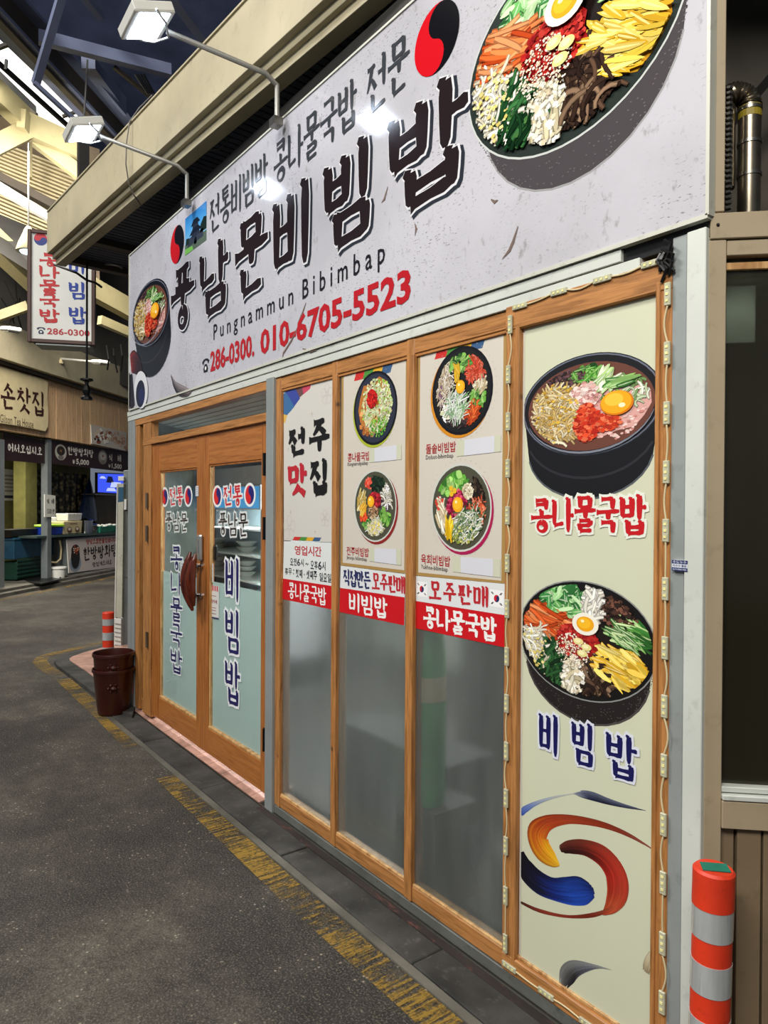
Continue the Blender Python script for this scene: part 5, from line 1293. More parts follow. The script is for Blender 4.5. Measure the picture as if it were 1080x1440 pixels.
# torn scratches on the face
for pts in ([(728, 318), (721, 340), (716, 352), (706, 364)], [(545, 262), (540, 280), (536, 285)], [(583, 314), (585, 322), (583, 331)], [(430, 425), (425, 440), (418, 455)], [(418, 460), (410, 478), (398, 497), (396, 507)], [(425, 490), (436, 494), (445, 492)], [(690, 280), (695, 284), (700, 281)]):
    sw = Print(FA, B-.0012); q = [fx(*p) for p in pts]; sw.rib(q, [.003]+[.012]*(len(q)-2)+[.002], '#6a564c', 3); obj('scratch_mark', sw, 'flat_print', sg)

# ---- flood lamps on bent arms
def flood(name_label, base_x, head, wbend):
    hp = Vector(head); bp = Vector((base_x, -.06, 3.66))
    t = root('flood_lamp', tuple(bp), name_label, 'lamp', 'flood lamps over the sign')
    tgt = hp+Vector((.05, .38, -1.0)); dn = (tgt-hp).normalized()
    ux = Vector((1, 0, 0)); ux = (ux-dn*ux.dot(dn)).normalized(); uy = dn.cross(ux)
    je = hp - dn*.03 + Vector((.0, .10, -.02))
    p1 = bp+Vector((0, 0, .13)); p2 = bp+Vector((0, -.025, .175)); p3 = bp+Vector((0, -.065, .20))
    mb = MB(); mb.tube([bp-Vector((0, 0, .03)), p1, p1.lerp(p2, .5)+Vector((0, .012, .01)), p2, p3, je], .013, 10); obj('arm', mb, 'lamp_pipe', t, smooth=True)
    mb = MB(); mb.box(FA, bp.x-.03, bp.x+.03, .04, .09, bp.z-.05, bp.z-.01); obj('clamp', mb, 'steel', t)
    def bx(n, mat, w, h, d0, d1, pa=t, bev=.004):
        mb = MB(); c = [hp+dn*d+ux*x*w/2+uy*y*h/2 for d in (d0, d1) for x, y in ((-1, -1), (1, -1), (1, 1), (-1, 1))]; mb.box8(c); return obj(n, mb, mat, pa, bevel=bev)
    hs = bx('housing', 'white', .23, .20, -.045, .0)
    for k in range(7):
        mb = MB(); c = [hp+dn*d+ux*x+uy*y*.07 for d in (-.062, -.045) for x, y in ((-.08+k*.026, -1), (-.074+k*.026, -1), (-.074+k*.026, 1), (-.08+k*.026, 1))]; mb.box8(c); obj('cooling_fin', mb, 'silver', hs)
    bx('rim', 'white', .23, .20, .0, .006); bx('led_face', 'lamp_face', .205, .15, .0065, .009, bev=0)
    mb = MB(); a = hp+ux*.125; b2 = hp-ux*.125; c = hp+Vector((0, .10, -.02)); mb.tube([a, a.lerp(c, .6)+ux*.03, c, b2.lerp(c, .6)-ux*.03, b2], .006, 6); obj('bracket', mb, 'silver', t)
    return t
flood('flood lamp on a bent arm, the nearer and bigger of the two over the sign', -3.286, (-3.40, -.689, 3.937), 0)
flood('flood lamp on a bent arm, the farther one near the left end of the sign', -4.52, (-4.72, -.648, 3.99), 0)
# loose cable looping in front of the beam
mb = MB(); mb.tube([ray_at(x, y, d) for x, y, d in ((214, 134, 5.2), (196, 152, 5.15), (182, 172, 5.1), (178, 200, 5.1), (177, 230, 5.1), (181, 258, 5.15), (188, 274, 5.2), (198, 288, 5.4))], .005, 6); obj('hanging_cable', mb, 'cable', label='thin grey cable looping down across the beige roof beam', cat='cable')
mb = MB(); mb.tube([ray_at(x, y, d) for x, y, d in ((334, 176, 4.6), (322, 196, 4.6), (308, 210, 4.6), (294, 212, 4.6))], .004, 6); obj('soffit_cable', mb, 'cable', label='short pale cable dangling under the dark ribbed soffit', cat='cable')
mb = MB(); mb.tube([ray_at(x, y, d) for x, y, d in ((273, 232, 5.2), (273.5, 255, 5.15), (272, 280, 5.05))], .008, 6); obj('hanger_rod', mb, 'cable', label='grey hanger rod between the soffit and the sign top', cat='rod')
p = Vector((-7.0, .28, 4.035)); p = ray_at(158, 374.5, 6.6); 
t = root('downlight', tuple(p), 'round flush downlight in the dark ribbed soffit', 'lamp'); zc = 4.028; dd = ray_at(158, 374.5, 1)-CAM; tt = (zc-CAM.z)/dd.z; p = CAM+dd*tt; t.location = p; t['_o'] = tuple(p)
mb = MB(); mb.lathe(p, [(.10, 0), (.10, -.012), (.08, -.018), (.075, -.004), (0, -.004)], 20); obj('trim_ring', mb, 'silver', t)

# ---- printed panels on the windows
def PX(px, py, b=-.010): return FA.at(px, py, b)
def sheet(name, label, cat, quad, base, b=-.0115, group=None):
    q = [PX(*p, b) for p in quad]; t = root(name, tuple(FA.P((q[2][0]+q[3][0])/2, b, min(q[2][1], q[3][1]))), label, cat, group)
    mb = MB(); mb.prism(FA, q, b-.0012, b); obj('sheet', mb, 'white', t)
    pr = Print(FA, b+.0003, 8e-5); pr.poly(q, base, 1); return t, pr, q
def uv(q, u, v):
    """quad TL TR BR BL"""
    top = (q[0][0]+(q[1][0]-q[0][0])*u, q[0][1]+(q[1][1]-q[0][1])*u); bot = (q[3][0]+(q[2][0]-q[3][0])*u, q[3][1]+(q[2][1]-q[3][1])*u)
    return (top[0]+(bot[0]-top[0])*v, top[1]+(bot[1]-top[1])*v)
def colour_tabs(pr, q, u0, u1, v0, v1, lay=4):
    for k, c in enumerate(('#c8302c', '#4c8c3c', '#e0a82c', '#3c5c84')):
        a, b2 = u0+(u1-u0)*k/4, u0+(u1-u0)*(k+1)/4; s_ = (u1-u0)*.06
        pr.poly([uv(q, a+s_, v0), uv(q, b2+s_, v0), uv(q, b2-s_*.3, v1), uv(q, a-s_*.3, v1)], c, lay+k % 2)
def blossom(pr, cx, cz, r, col='#b8b0b0'):
    for k in range(5):
        t = k*2*math.pi/5+.3; pts = arc(cx+r*.55*math.cos(t), cz+r*.55*math.sin(t), r*.4, r*.4, 0, 360, 12); pr.rib(pts, [.0018]*13, col, 3)
    pr.rib(arc(cx, cz, r*.18, r*.18, 0, 360, 10), [.002]*11, col, 4)
def tscaled(pr, s_, q, u0, u1, v0, v1, w, col, halo=None, lay=None, gap=.1, hw=None):
    """brush writing filling a strip of the sheet, letter by letter so that it follows the sheet's slope"""
    n = len(s_); step = (u1-u0)/(n+gap*(n-1))
    for i, ch in enumerate(s_):
        ua = u0+i*step*(1+gap); ub = ua+step
        (xa, zt_), (xb, _) = uv(q, ua, v0), uv(q, ub, v0); zb_ = uv(q, (ua+ub)/2, v1)[1]; zt_ = uv(q, (ua+ub)/2, v0)[1]
        if halo: brush_char(pr, ch, xa, xb, zb_, zt_, w, halo, 8, hw or w*.45)
        brush_char(pr, ch, xa, xb, zb_, zt_, w, col, 11)
# poster 1
t, pr, q = sheet('shop_poster', 'pale poster reading 전주맛집 with a striped corner on the left window', 'poster', [(398.8, 541), (468.5, 524), (468.5, 762.5), (399.4, 759.7)], '#cfccc4')
colr = ['#c84860', '#6c4a4c', '#3a4a98', '#3c6c9c', '#d8b058']
us = [.62, .42, .25, .10, 0]
pr.poly([uv(q, .38, .015), uv(q, .62, .0), uv(q, .56, .065), uv(q, .43, .09)], colr[0], 3)
pr.poly([uv(q, .22, .03), uv(q, .45, .01), uv(q, .50, .075), uv(q, .32, .11)], colr[1], 2)
pr.poly([uv(q, .03, .05), uv(q, .24, .03), uv(q, .36, .11), uv(q, .22, .16)], colr[2], 3)
pr.poly([uv(q, .0, .06), uv(q, .05, .05), uv(q, .24, .155), uv(q, .08, .20), uv(q, .0, .19)], colr[3], 4)
pr.poly([uv(q, .0, .18), uv(q, .09, .195), uv(q, .03, .25), uv(q, .0, .24)], colr[4], 3)
for u, v, r_ in ((.9, .12, .055), (.06, .92, .07), (.85, .86, .045)): c = uv(q, u, v); blossom(pr, min(c[0], q[1][0]-r_*.98) if u > .5 else max(c[0], q[0][0]+r_*.98), c[1], r_*.98)
for u, v in ((.6, .22), (.1, .42), (.15, .82), (.66, .94)): c = uv(q, u, v); pr.rib([(c[0]-.01, c[1]), (c[0]+.01, c[1])], [.002, .002], '#a89c80', 4); pr.rib([(c[0], c[1]-.012), (c[0], c[1]+.012)], [.002, .002], '#a89c80', 5)
colour_tabs(pr, q, .2, .75, .975, .998)
obj('printed_face', pr, 'print', t)
for ch, u0, u1, v0, v1, c in (('전', .12, .48, .30, .455, '#141212'), ('주', .55, .94, .27, .46, '#141212'), ('맛', .12, .50, .525, .71, '#b82430'), ('집', .57, .92, .51, .71, '#141212')):
    p2 = Print(FA, -.0105); tscaled(p2, ch, q, u0, u1, v0, v1, .042, c); obj('lettering', p2, 'print', t)
t, pr, q = sheet('hours_notice', 'white opening hours notice under the 전주맛집 poster', 'notice', [(399.4, 761), (468.6, 763.5), (466.8, 824), (398, 813.5)], '#dce0de')
write_in = lambda pr, s_, q, u0, u1, v0, v1, col, bold: [write(pr, ch, uv(q, u0+(u1-u0)*i/len(s_), v0)[0], uv(q, u0+(u1-u0)*(i+.88)/len(s_), v0)[0], uv(q, u0+(u1-u0)*(i+.5)/len(s_), v1)[1], uv(q, u0+(u1-u0)*(i+.5)/len(s_), v0)[1], col, bold, 8) for i, ch in enumerate(s_) if ch != ' ']
write_in(pr, '영업시간', q, .24, .80, .10, .34, '#b82c34', .02)
write_in(pr, '오전6시', q, .15, .45, .43, .62, '#20242c', .02); write_in(pr, '오후6시', q, .58, .88, .45, .66, '#20242c', .02)
c = uv(q, .51, .55); pr.rib([(c[0]-.014, c[1]-.004), (c[0]-.005, c[1]+.005), (c[0]+.005, c[1]-.004), (c[0]+.014, c[1]+.004)], [.005]*4, '#20242c', 8)
write_in(pr, '휴무', q, .04, .2, .70, .88, '#20242c', .02); write_in(pr, '첫째 셋째주', q, .28, .72, .70, .92, '#20242c', .02); write_in(pr, '일요일', q, .76, .99, .72, .93, '#20242c', .02)
c = uv(q, .462, .82); pr.ell(c[0], c[1], .004, .005, '#20242c', 8, n=8)
for dz_ in (.74, .83): c = uv(q, .235, dz_); pr.ell(c[0], c[1], .004, .005, '#20242c', 8, n=8)
obj('printed_face', pr, 'print', t)
def red_band(label, quad, s_, u0, u1, w):
    t, pr, q = sheet('red_lettering_band', label, 'sticker', quad, '#c8141e', group=None); tscaled(pr, s_, q, u0, u1, .14, .88, w, '#f0efec', gap=.04); obj('printed_face', pr, 'print', t)
red_band('red band with white 콩나물국밥 under the opening hours notice', [(398, 813.5), (466.8, 824), (465.8, 857), (396.8, 842.2)], '콩나물국밥', .12, .90, .013)
# poster 2
t, pr, q = sheet('menu_poster', 'cream menu poster with two round bowls on the middle window', 'poster', [(480.5, 527), (572.5, 503), (570, 806.7), (479.3, 794.9)], '#a8864e')
qi = [uv(q, .035, .012), uv(q, .985, .010), uv(q, .985, .985), uv(q, .035, .985)]; pr.poly(qi, '#cfc8bc', 2); colour_tabs(pr, q, .22, .78, .002, .05)
obj('printed_face', pr, 'print', t)
def bowl_px(t, cx, cy, xl, xr, kind, b=-.0102):
    random.seed(int(cx*7+cy)); c = PX(cx, cy, b); r = (PX(xr, cy, b)[0]-PX(xl, cy, b)[0])/2; p2 = Print(FA, b, 2.2e-5); round_bowl(p2, c[0], c[1], r, kind); obj('bowl_picture', p2, 'print', t)
bowl_px(t, 527.0, 574, 496.4, 557.3, 'soup'); bowl_px(t, 526.7, 711.5, 497.5, 557, 'jeonju')
def caption(t, s_, en, x0, x1, y0, y1, e0, e1):
    pr = Print(FA, -.0105); b = -.0105; n = len(s_)
    (ax, az), (bx, bz) = PX(x0, y1, b), PX(x1, y1, b); h = PX((x0+x1)/2, y0, b)[1]-PX((x0+x1)/2, y1, b)[1]
    z_ = PX((x0+x1)/2, y1, b)[1]
    write(pr, s_, ax, bx, z_, z_+h, '#a82c2c', .012); ez = PX((x0+x1)/2, (e0+e1)/2, b)[1]
    write(pr, en, ax, ax+(bx-ax)*.92, ez-.011, ez+.011, '#3c3434', .0); obj('caption', pr, 'print', t)
def price_tape(t, quad):
    b = -.0098; q = [PX(*p, b) for p in quad]; pr = Print(FA, b); pr.poly(q, '#c9cbb4', 2); pr.poly([uv(q, .18, 0), uv(q, .86, 0), uv(q, .86, 1), uv(q, .18, 1)], '#d2d3da', 4)
    obj('price_cover_tape', pr, 'print', t)
caption(t, '콩나물국밥', 'Kongnamulgukbap', 489, 520, 636, 648.5, 650, 655); caption(t, '전주비빔밥', 'Jeonju bibimbap', 487.5, 518.5, 769.5, 782, 784, 788)
price_tape(t, [(519, 632), (564.5, 624.5), (564.5, 646), (519, 650.5)]); price_tape(t, [(519, 770.5), (564, 772.5), (564, 795), (519, 789)])
t, pr, q = sheet('window_notice', 'white notice 직접만든모주판매 in blue and red on the middle window', 'notice', [(479.3, 795.5), (570, 807.5), (569.2, 840), (478.4, 826.5)], '#dcdfe0')
tscaled(pr, '직접만든', q, .05, .50, .14, .86, .014, '#28305c', gap=.02); tscaled(pr, '모주판매', q, .52, 1.0, .14, .86, .014, '#b82830', gap=.02); obj('printed_face', pr, 'print', t)
red_band('red band with white 비빔밥 on the middle window', [(478.3, 826.8), (569.2, 840.2), (568.4, 879.4), (477.3, 860.5)], '비빔밥', .16, .76, .016)
# poster 3
t, pr, q = sheet('menu_poster', 'cream menu poster with two larger bowls on the right window beside the lights', 'poster', [(588, 494), (713.5, 461), (710, 820.7), (585, 809.3)], '#a8864e')
qi = [uv(q, .03, .018), uv(q, .965, .010), uv(q, .965, .99), uv(q, .03, .985)]; pr.poly(qi, '#cfc8bc', 2); colour_tabs(pr, q, .22, .76, .004, .055)
obj('printed_face', pr, 'print', t)
bowl_px(t, 648.5, 549.5, 606, 691, 'stone'); bowl_px(t, 647, 714, 604.5, 689, 'raw')
caption(t, '돌솥비빔밥', 'Dolsot-bibimbap', 599, 641, 622.5, 637, 640, 645); caption(t, '육회비빔밥', 'Yukhoe-bibimbap', 592, 633, 780.5, 795, 797.5, 802)
price_tape(t, [(643, 620), (704.5, 611.5), (704.5, 635), (642, 642)]); price_tape(t, [(636.5, 782.5), (703.5, 786.5), (703.5, 812), (636.5, 804)])
t, pr, q = sheet('window_notice', 'white notice 모주판매 in red between two small flags on the right window', 'notice', [(585, 809.8), (711, 821.5), (710.5, 865), (585, 845)], '#dcdfe0')
tscaled(pr, '모주판매', q, .17, .83, .16, .84, .015, '#b82830', gap=.16)
for u in (.075, .915):
    c = uv(q, u, .5); 
    w2, h2 = .034, .030
    pr.poly([(c[0]-w2, c[1]-h2), (c[0]+w2, c[1]-h2), (c[0]+w2, c[1]+h2), (c[0]-w2, c[1]+h2)], '#f0f0f0', 3); taeguk(pr, c[0], c[1], .013, '#c82030', '#20305c', 5, .5)
    for sx, sz in ((-1, 1), (1, 1), (-1, -1), (1, -1)):
        for k in (-1, 0, 1): pr.rib([(c[0]+sx*.021-.004*sz*sx+k*.003, c[1]+sz*.018-.004), (c[0]+sx*.021+.004*sz*sx+k*.003, c[1]+sz*.018+.004)], [.0016, .0016], '#101010', 6)
obj('printed_face', pr, 'print', t)
red_band('red band with white 콩나물국밥 on the right window beside the lights', [(585, 845.2), (710.5, 865.3), (710.2, 910.5), (584, 883.3)], '콩나물국밥', .10, .92, .0165)

# ---- tall panel
b = -.0095
TQ = [FA.at(736, 447, b), FA.at(926, 392, b), FA.at(921, 1470, b), FA.at(733, 1352, b)]
x0, x1 = -1.645*(CAM.y-b)/CAM.y, -1.143*(CAM.y-b)/CAM.y
x0, x1 = FA.at(734.5, 900, b)[0], FA.at(923.5, 900, b)[0]
t = root('tall_food_poster', tuple(FA.P((x0+x1)/2, b, .13)), 'tall pale green poster with two bowls and a brushed swirl on the right', 'poster')
mb = MB(); mb.box(FA, x0+.001, x1-.001, -.0120, b, .13, 2.260); obj('sheet', mb, 'white', t)
pr = Print(FA, b+.0003); pr.rect(x0+.001, x1-.001, .13, 2.260, '#cdd0b6', 1); obj('printed_face', pr, 'print', t)
T_ = lambda x, y: FA.at(x, y, b)
# upper bowl
def clipx(pr, xa, xb):
    """trim a print to the sheet's edges"""
    for i, v in enumerate(pr.v):
        if v.x < xa: v.x = xa
        if v.x > xb: v.x = xb
random.seed(5)
cL, cR, cT, cB = T_(737, 590), T_(924, 550), T_(838, 497), T_(838, 645)
pr = Print(FA, b+.0006, 2.5e-5); cz = T_(830, 569)[1]; 
soup_bowl(pr, (x0+x1)/2+.005, cz, .262, .158, (x0+x1)/2+.005, cz-.135, .235, .155, .0); clipx(pr, x0+.002, x1-.002); obj('soup_bowl_picture', pr, 'print', t)
random.seed(6)
cz = T_(826, 902)[1]; pr = Print(FA, b+.0006, 2.5e-5)
rice_bowl(pr, (x0+x1)/2-.005, cz, .262, .186, (x0+x1)/2+.0, cz-.07, .235, .185); clipx(pr, x0+.002, x1-.002); obj('bibimbap_picture', pr, 'print', t)
for ch, (xa, xb, ya, yb) in zip('콩나물국밥', ((748, 778, 702, 748), (779, 808, 701, 748), (809, 839, 699, 747), (840, 872, 700, 749), (874, 910, 697, 751))):
    pr = Print(FA, b+.0025); a0 = T_(xa, ya)[0]; a1 = T_(xb, ya)[0]; xm = (xa+xb)/2; zt_, zb_ = T_(xm, ya)[1], T_(xm, yb)[1]
    brush_char(pr, ch, a0, a1, zb_, zt_, .020, '#e4e6da', 2, .008); brush_char(pr, ch, a0, a1, zb_, zt_, .020, '#c01820', 7); obj('red_lettering', pr, 'print', t)
for ch, (xa, xb, ya, yb) in zip('비빔밥', ((760, 788, 1005, 1061), (806, 837, 1017, 1075), (854, 897, 1033, 1094))):
    pr = Print(FA, b+.0025); a0 = T_(xa, ya)[0]; a1 = T_(xb, ya)[0]; xm = (xa+xb)/2; zt_, zb_ = T_(xm, ya)[1], T_(xm, yb)[1]
    brush_char(pr, ch, a0, a1, zb_, zt_, .017, '#d8dce8', 2, .008); brush_char(pr, ch, a0, a1, zb_, zt_, .019, '#151552', 7); obj('blue_lettering', pr, 'print', t)
pr = Print(FA, b+.0006); bl = swirl(pr, 0, 0, 1)
def brs(pts, ws, cols): bl([(*T_(x, y), w) for (x, y), w in zip(pts, ws)], cols)
def brc(pts, cols, edge=None, ek=.6, dry=.12):
    rows = [(*T_(700+x/2.182, 780+y/2.182), w_*.0009) for x, y, w_ in pts]; bl(rows, cols, edge, ek, 16, dry)
brc([(68, 795, 30), (90, 778, 22), (120, 762, 14), (170, 745, 8), (235, 733, 4)], ['#2c50a8', '#6c80b4', '#a8b0b8', '#c0c4b8'], dry=.5)
brc([(232, 733, 6), (262, 735, 26), (295, 742, 30), (340, 757, 22), (395, 772, 12), (455, 785, 2)], ['#8c94a4', '#1c2444', '#10142c', '#2c3048', '#14182c'], '#8088a0', .5, .5)
brc([(190, 952, 8), (168, 935, 60), (135, 900, 100), (122, 858, 92), (150, 824, 54), (205, 812, 34), (270, 817, 26), (340, 834, 20), (410, 864, 13), (480, 906, 4)], ['#f4c430', '#eca81c', '#d8741c', '#b04018', '#a03c20', '#8c3018', '#7c3020', '#a06050'], '#6c2010', .5)
brc([(192, 905, 26), (222, 897, 44), (270, 900, 56), (325, 928, 78), (362, 980, 88), (366, 1035, 78), (348, 1078, 46), (322, 1104, 6)], ['#1c0808', '#2c0a0c', '#50100c', '#8c1c14', '#a82418', '#a02c1c', '#b04828', '#8c2818'], '#e07050', .15)
brc([(64, 915, 60), (84, 962, 92), (122, 1002, 92), (172, 1026, 80), (220, 1032, 92), (262, 1030, 88), (296, 1032, 34)], ['#08080c', '#0c0c1c', '#101434', '#142c80', '#1c48b0', '#1c40a0', '#102060'], '#08081c', .7)
brc([(66, 1064, 10), (128, 1092, 14), (215, 1110, 10), (300, 1104, 14), (362, 1078, 4)], ['#2c1010', '#8c3424', '#6c2418', '#a04c30'], dry=.4)
brc([(200, 1325, 30), (212, 1292, 60), (240, 1268, 50), (300, 1264, 14), (350, 1274, 2)], ['#24242c', '#14141c', '#5c606c', '#a8aca4'], '#9a9c98', .6, .5)
brc([(456, 1282, 30), (466, 1250, 34), (480, 1216, 20)], ['#8c7c60', '#c4b898', '#c8c4a8'], dry=.5)
clipx(pr, x0+.002, x1-.002)
obj('swirl_picture', pr, 'print', t)

# small sticker on the grey corner post
pr = Print(FA, .0135)
a0, zt_ = FA.at(945, 787, .013); a1, zb_ = FA.at(967, 804, .013)
t = root('post_sticker', tuple(FA.P((a0+a1)/2, .013, zb_)), 'tiny blue and white sticker on the grey corner post', 'sticker')
mb = MB(); mb.box(FA, a0, a1, .004, .0132, zb_, zt_); obj('backing', mb, 'white', t)
hh = zt_-zb_; pr.rect(a0, a1, zb_, zt_, '#d0d4dc', 1); pr.rect(a0, a1, zb_+hh*.66, zt_, '#1c2860', 2); pr.rect(a0, a1, zb_, zb_+hh*.3, '#1c2860', 2)
write(pr, '수도누수', a0+.003, a1-.003, zb_+hh*.70, zb_+hh*.95, '#e8ecf4', .0, 4); write(pr, '하수구 뚫음', a0+.003, a1-.003, zb_+hh*.36, zb_+hh*.60, '#1c2860', .01, 4); write(pr, '010-000-000', a0+.003, a1-.003, zb_+hh*.08, zb_+hh*.22, '#e8ecf4', 0, 4)
obj('printed_face', pr, 'print', t)

# ---- LED module strings
def led_string(label, pts, horiz, bpos, wire_end=None):
    c0 = FA.at(*pts[0], bpos); c1 = FA.at(*pts[-1], bpos)
    t = root('led_light_string', tuple(FA.P((c0[0]+c1[0])/2, bpos, min(c0[1], c1[1]))), label, 'lights', 'strings of unlit light modules on the pine frame')
    w, h = (.064, .019) if horiz else (.019, .064); prev = None
    cs = [FA.at(x, y, bpos) for x, y in pts]
    if not horiz: xm = None
    proto = None; pk = None
    for i, (a, z) in enumerate(cs):
        sl = 0
        if proto is None:
            mb = MB(); mb.box(FA, a-w/2, a+w/2, bpos, bpos+.008, z-h/2, z+h/2); proto = obj('led_module', mb, 'led_body', t, bevel=.002); m0 = (a, z)
            mb = MB()
            for k in (-1, 0, 1):
                da, dz_ = (k*.018, 0) if horiz else (0, k*.018); mb.box(FA, a+da-.004, a+da+.004, bpos+.008, bpos+.0095, z+dz_-.0035, z+dz_+.0035)
            mb2 = mb; pk = obj('led_chips', mb2, 'led_chip', proto)
            md = proto
        else:
            md = proto.copy(); COL.objects.link(md); md.parent = t; d = Vector((a-m0[0], 0, z-m0[1])); md.location = d
            ck = pk.copy(); COL.objects.link(ck); ck.parent = md
        md.rotation_euler = (0, random.uniform(-.04, .04)*0, 0)
        if prev:
            mb = MB(); a0, z0 = prev; n = 7; wob = random.uniform(-.010, .012)
            e0 = (a0+w/2, z0) if horiz else (a0, z0-h/2); e1 = (a-w/2, z) if horiz else (a, z+h/2)
            mb.tube([FA.P(e0[0]+(e1[0]-e0[0])*s/n + (0 if horiz else wob*math.sin(math.pi*s/n)), bpos+.004, e0[1]+(e1[1]-e0[1])*s/n + (wob*math.sin(math.pi*s/n) if horiz else 0)) for s in range(n+1)], .0026, 6); obj('wire', mb, 'cream', t)
        prev = (a, z)
    return t
led_string('vertical string of light modules between the right window and the tall poster', [(718.5, y) for y in (457,)] + [(716-.0055*(y-527), y) for y in (527, 593, 659, 725, 792, 856, 923, 989, 1056, 1122, 1189, 1259, 1326)], False, .010)
led_string('vertical string of light modules on the right edge post of the tall poster', [(940-.008*(y-414), y) for y in (414, 497, 581, 664, 746, 828, 911, 993, 1076, 1159, 1241, 1326, 1409)], False, .008)
led_string('short string of light modules along the rail above the tall poster', [(732, 431), (787, 411), (848, 393), (917, 371)], True, .008)
led_string('string of light modules along the bottom rail under the tall poster', [(717, 1359), (769, 1397), (828, 1440), (900, 1492)], True, .008)
mb = MB(); c = FA.at(938, 352, .01); 
for k in range(9):
    a_, z_ = c[0]+random.uniform(-.02, .015), c[1]+random.uniform(-.04, .03); mb.tube([FA.P(a_, .012, z_), FA.P(a_+random.uniform(-.03, .03), .02, z_-.02), FA.P(a_+random.uniform(-.02, .02), .012, z_-.05)], .005, 5)
obj('cable_bundle', mb, 'black', label='black tangle of cables where the sign meets the corner post', cat='cables')
# damp patch of soot at the corner
# ---- notices on the door glass
def note(label, quad, base, b, lines, cat='notice'):
    q = [FA.at(x, y, b) for x, y in quad]; t = root('door_notice', tuple(FA.P(q[3][0], b, q[3][1])), label, cat)
    mb = MB(); mb.prism(FA, q, b-.001, b); obj('sheet', mb, 'white', t)
    pr = Print(FA, b+.0003); pr.poly(q, base, 1); lines(pr, q); obj('printed_face', pr, 'print', t)
def l1(pr, q):
    for k in range(5): pr.poly([uv(q, .2*k, 0), uv(q, .2*k+.12, 0), uv(q, .2*k+.12, .16), uv(q, .2*k, .16)], '#c84858', 3)
    write_in(pr, '착한가게', q, .15, .85, .42, .54, '#a02838', .02); pr.poly([uv(q, 0, .95), uv(q, 1, .95), uv(q, 1, 1), uv(q, 0, 1)], '#2c3860', 3)
    for v in (.3, .66, .74, .84): pr.poly([uv(q, .25, v), uv(q, .75, v), uv(q, .75, v+.02), uv(q, .25, v+.02)], '#8c4c54', 3)
note('small white notice with a red striped awning top on the right door glass', [(292.5, 822), (308, 825), (307.5, 871.5), (292.5, 868)], '#d8d8d4', -.0332, l1)
def l2(pr, q):
    for v in (.15, .35, .55, .75): pr.poly([uv(q, .15, v), uv(q, .85, v), uv(q, .85, v+.06), uv(q, .15, v+.06)], '#9098a0', 3)
note('plain white paper slip on the left door glass by the handle', [(253.5, 789), (263, 790), (263, 812), (253.5, 809)], '#ccd4d4', -.0332, l2)
note('tall white paper slip under the lock on the right door glass', [(293, 792), (300, 793), (300, 819), (293, 818)], '#c8cccc', -.0332, l2)
note('tiny white and violet sticker on the left door stile', [(275, 683.5), (279, 683), (279, 697.5), (275, 698)], '#d8d8e0', -.009, l2, 'sticker')

# ---- showcase fridge behind the door
yb = -1.0
P_ = lambda x, y, b: FA.at(x, y, b)
a0, a1 = P_(256, 760, -.9)[0], P_(366, 760, -.9)[0]; zt_ = P_(310, 668, -.9)[1]
fg = root('display_fridge', tuple(FA.P((a0+a1)/2, -1.2, .03)), 'upright glass display fridge with a blue header behind the right door', 'fridge')
def fb(n, mat, x0, x1, b0, b1, z0, z1, pa=None): mb = MB(); mb.box(FA, x0, x1, b0, b1, z0, z1); return obj(n, mb, mat, pa or fg, bevel=.004)
hz0 = P_(310, 716, -.9)[1]; hz1 = P_(310, 684, -.9)[1]
fb('back_panel', 'fridge_in', a0, a1, -1.52, -1.50, .05, hz1); fb('side_panel', 'fridge', a0, a0+.04, -1.52, -.94, .05, hz1); fb('side_panel', 'fridge', a1-.04, a1, -1.52, -.94, .05, hz1)
fb('plinth', 'fridge', a0, a1, -1.52, -.92, .03, .35); fb('top_box', 'fridge', a0, a1, -1.52, -.92, hz1, zt_+.06)
hd = fb('header', 'fridge', a0, a1, -1.52, -.90, hz0, hz1)
pr = Print(FA, -.898); MT['header'] = emit('fridge_header_light', '#4aa0e0', .55); pr.rect(a0+.02, a1-.02, hz0+.01, hz1-.01, '#3c98dc', 1)
mb = MB(); mb.box(FA, a0+.02, a1-.02, -.9, -.897, hz0+.012, hz1-.012); obj('header_panel', mb, 'header', hd)
for k in range(5): zz = .5+(hz0-.55)*k/4.6; fb('shelf', 'white', a0+.04, a1-.04, -1.48, -1.0, zz, zz+.018)
mb = MB(); mb.tube([FA.P(a1-.07, -.98, .45), FA.P(a1-.07, -.98, hz0-.03)], .018, 8); obj('light_tube', mb, 'tube', fg)
area('fridge_light', tuple(FA.P((a0+a1)/2, -1.02, hz0-.05)), tuple(FA.P((a0+a1)/2, -1.3, .9)), .6, .04, 9, (.85, .95, 1))
fb('door_frame', 'fridge', a1-.04, a1, -.94, -.92, .35, hz0); fb('door_frame', 'fridge', a0, a0+.04, -.94, -.92, .35, hz0)
for k in range(4):
    for j in range(3):
        zz = .5+(hz0-.55)*k/4.6+.018; xx = a0+.18+j*(a1-a0-.36)/2
        for s in range(2+(k == 2)):
            p = FA.P(xx, -1.2, zz+s*.05); mb = MB(); mb.lathe(p, [(.05, 0), (.10, .045), (.105, .048), (.095, .045), (.045, .008), (0, .008)], 16)
            obj('serving_bowl', mb, 'white', smooth=True, label='white bowl stacked on the lit shelves inside the display fridge', cat='bowl', group='bowls in the display fridge')
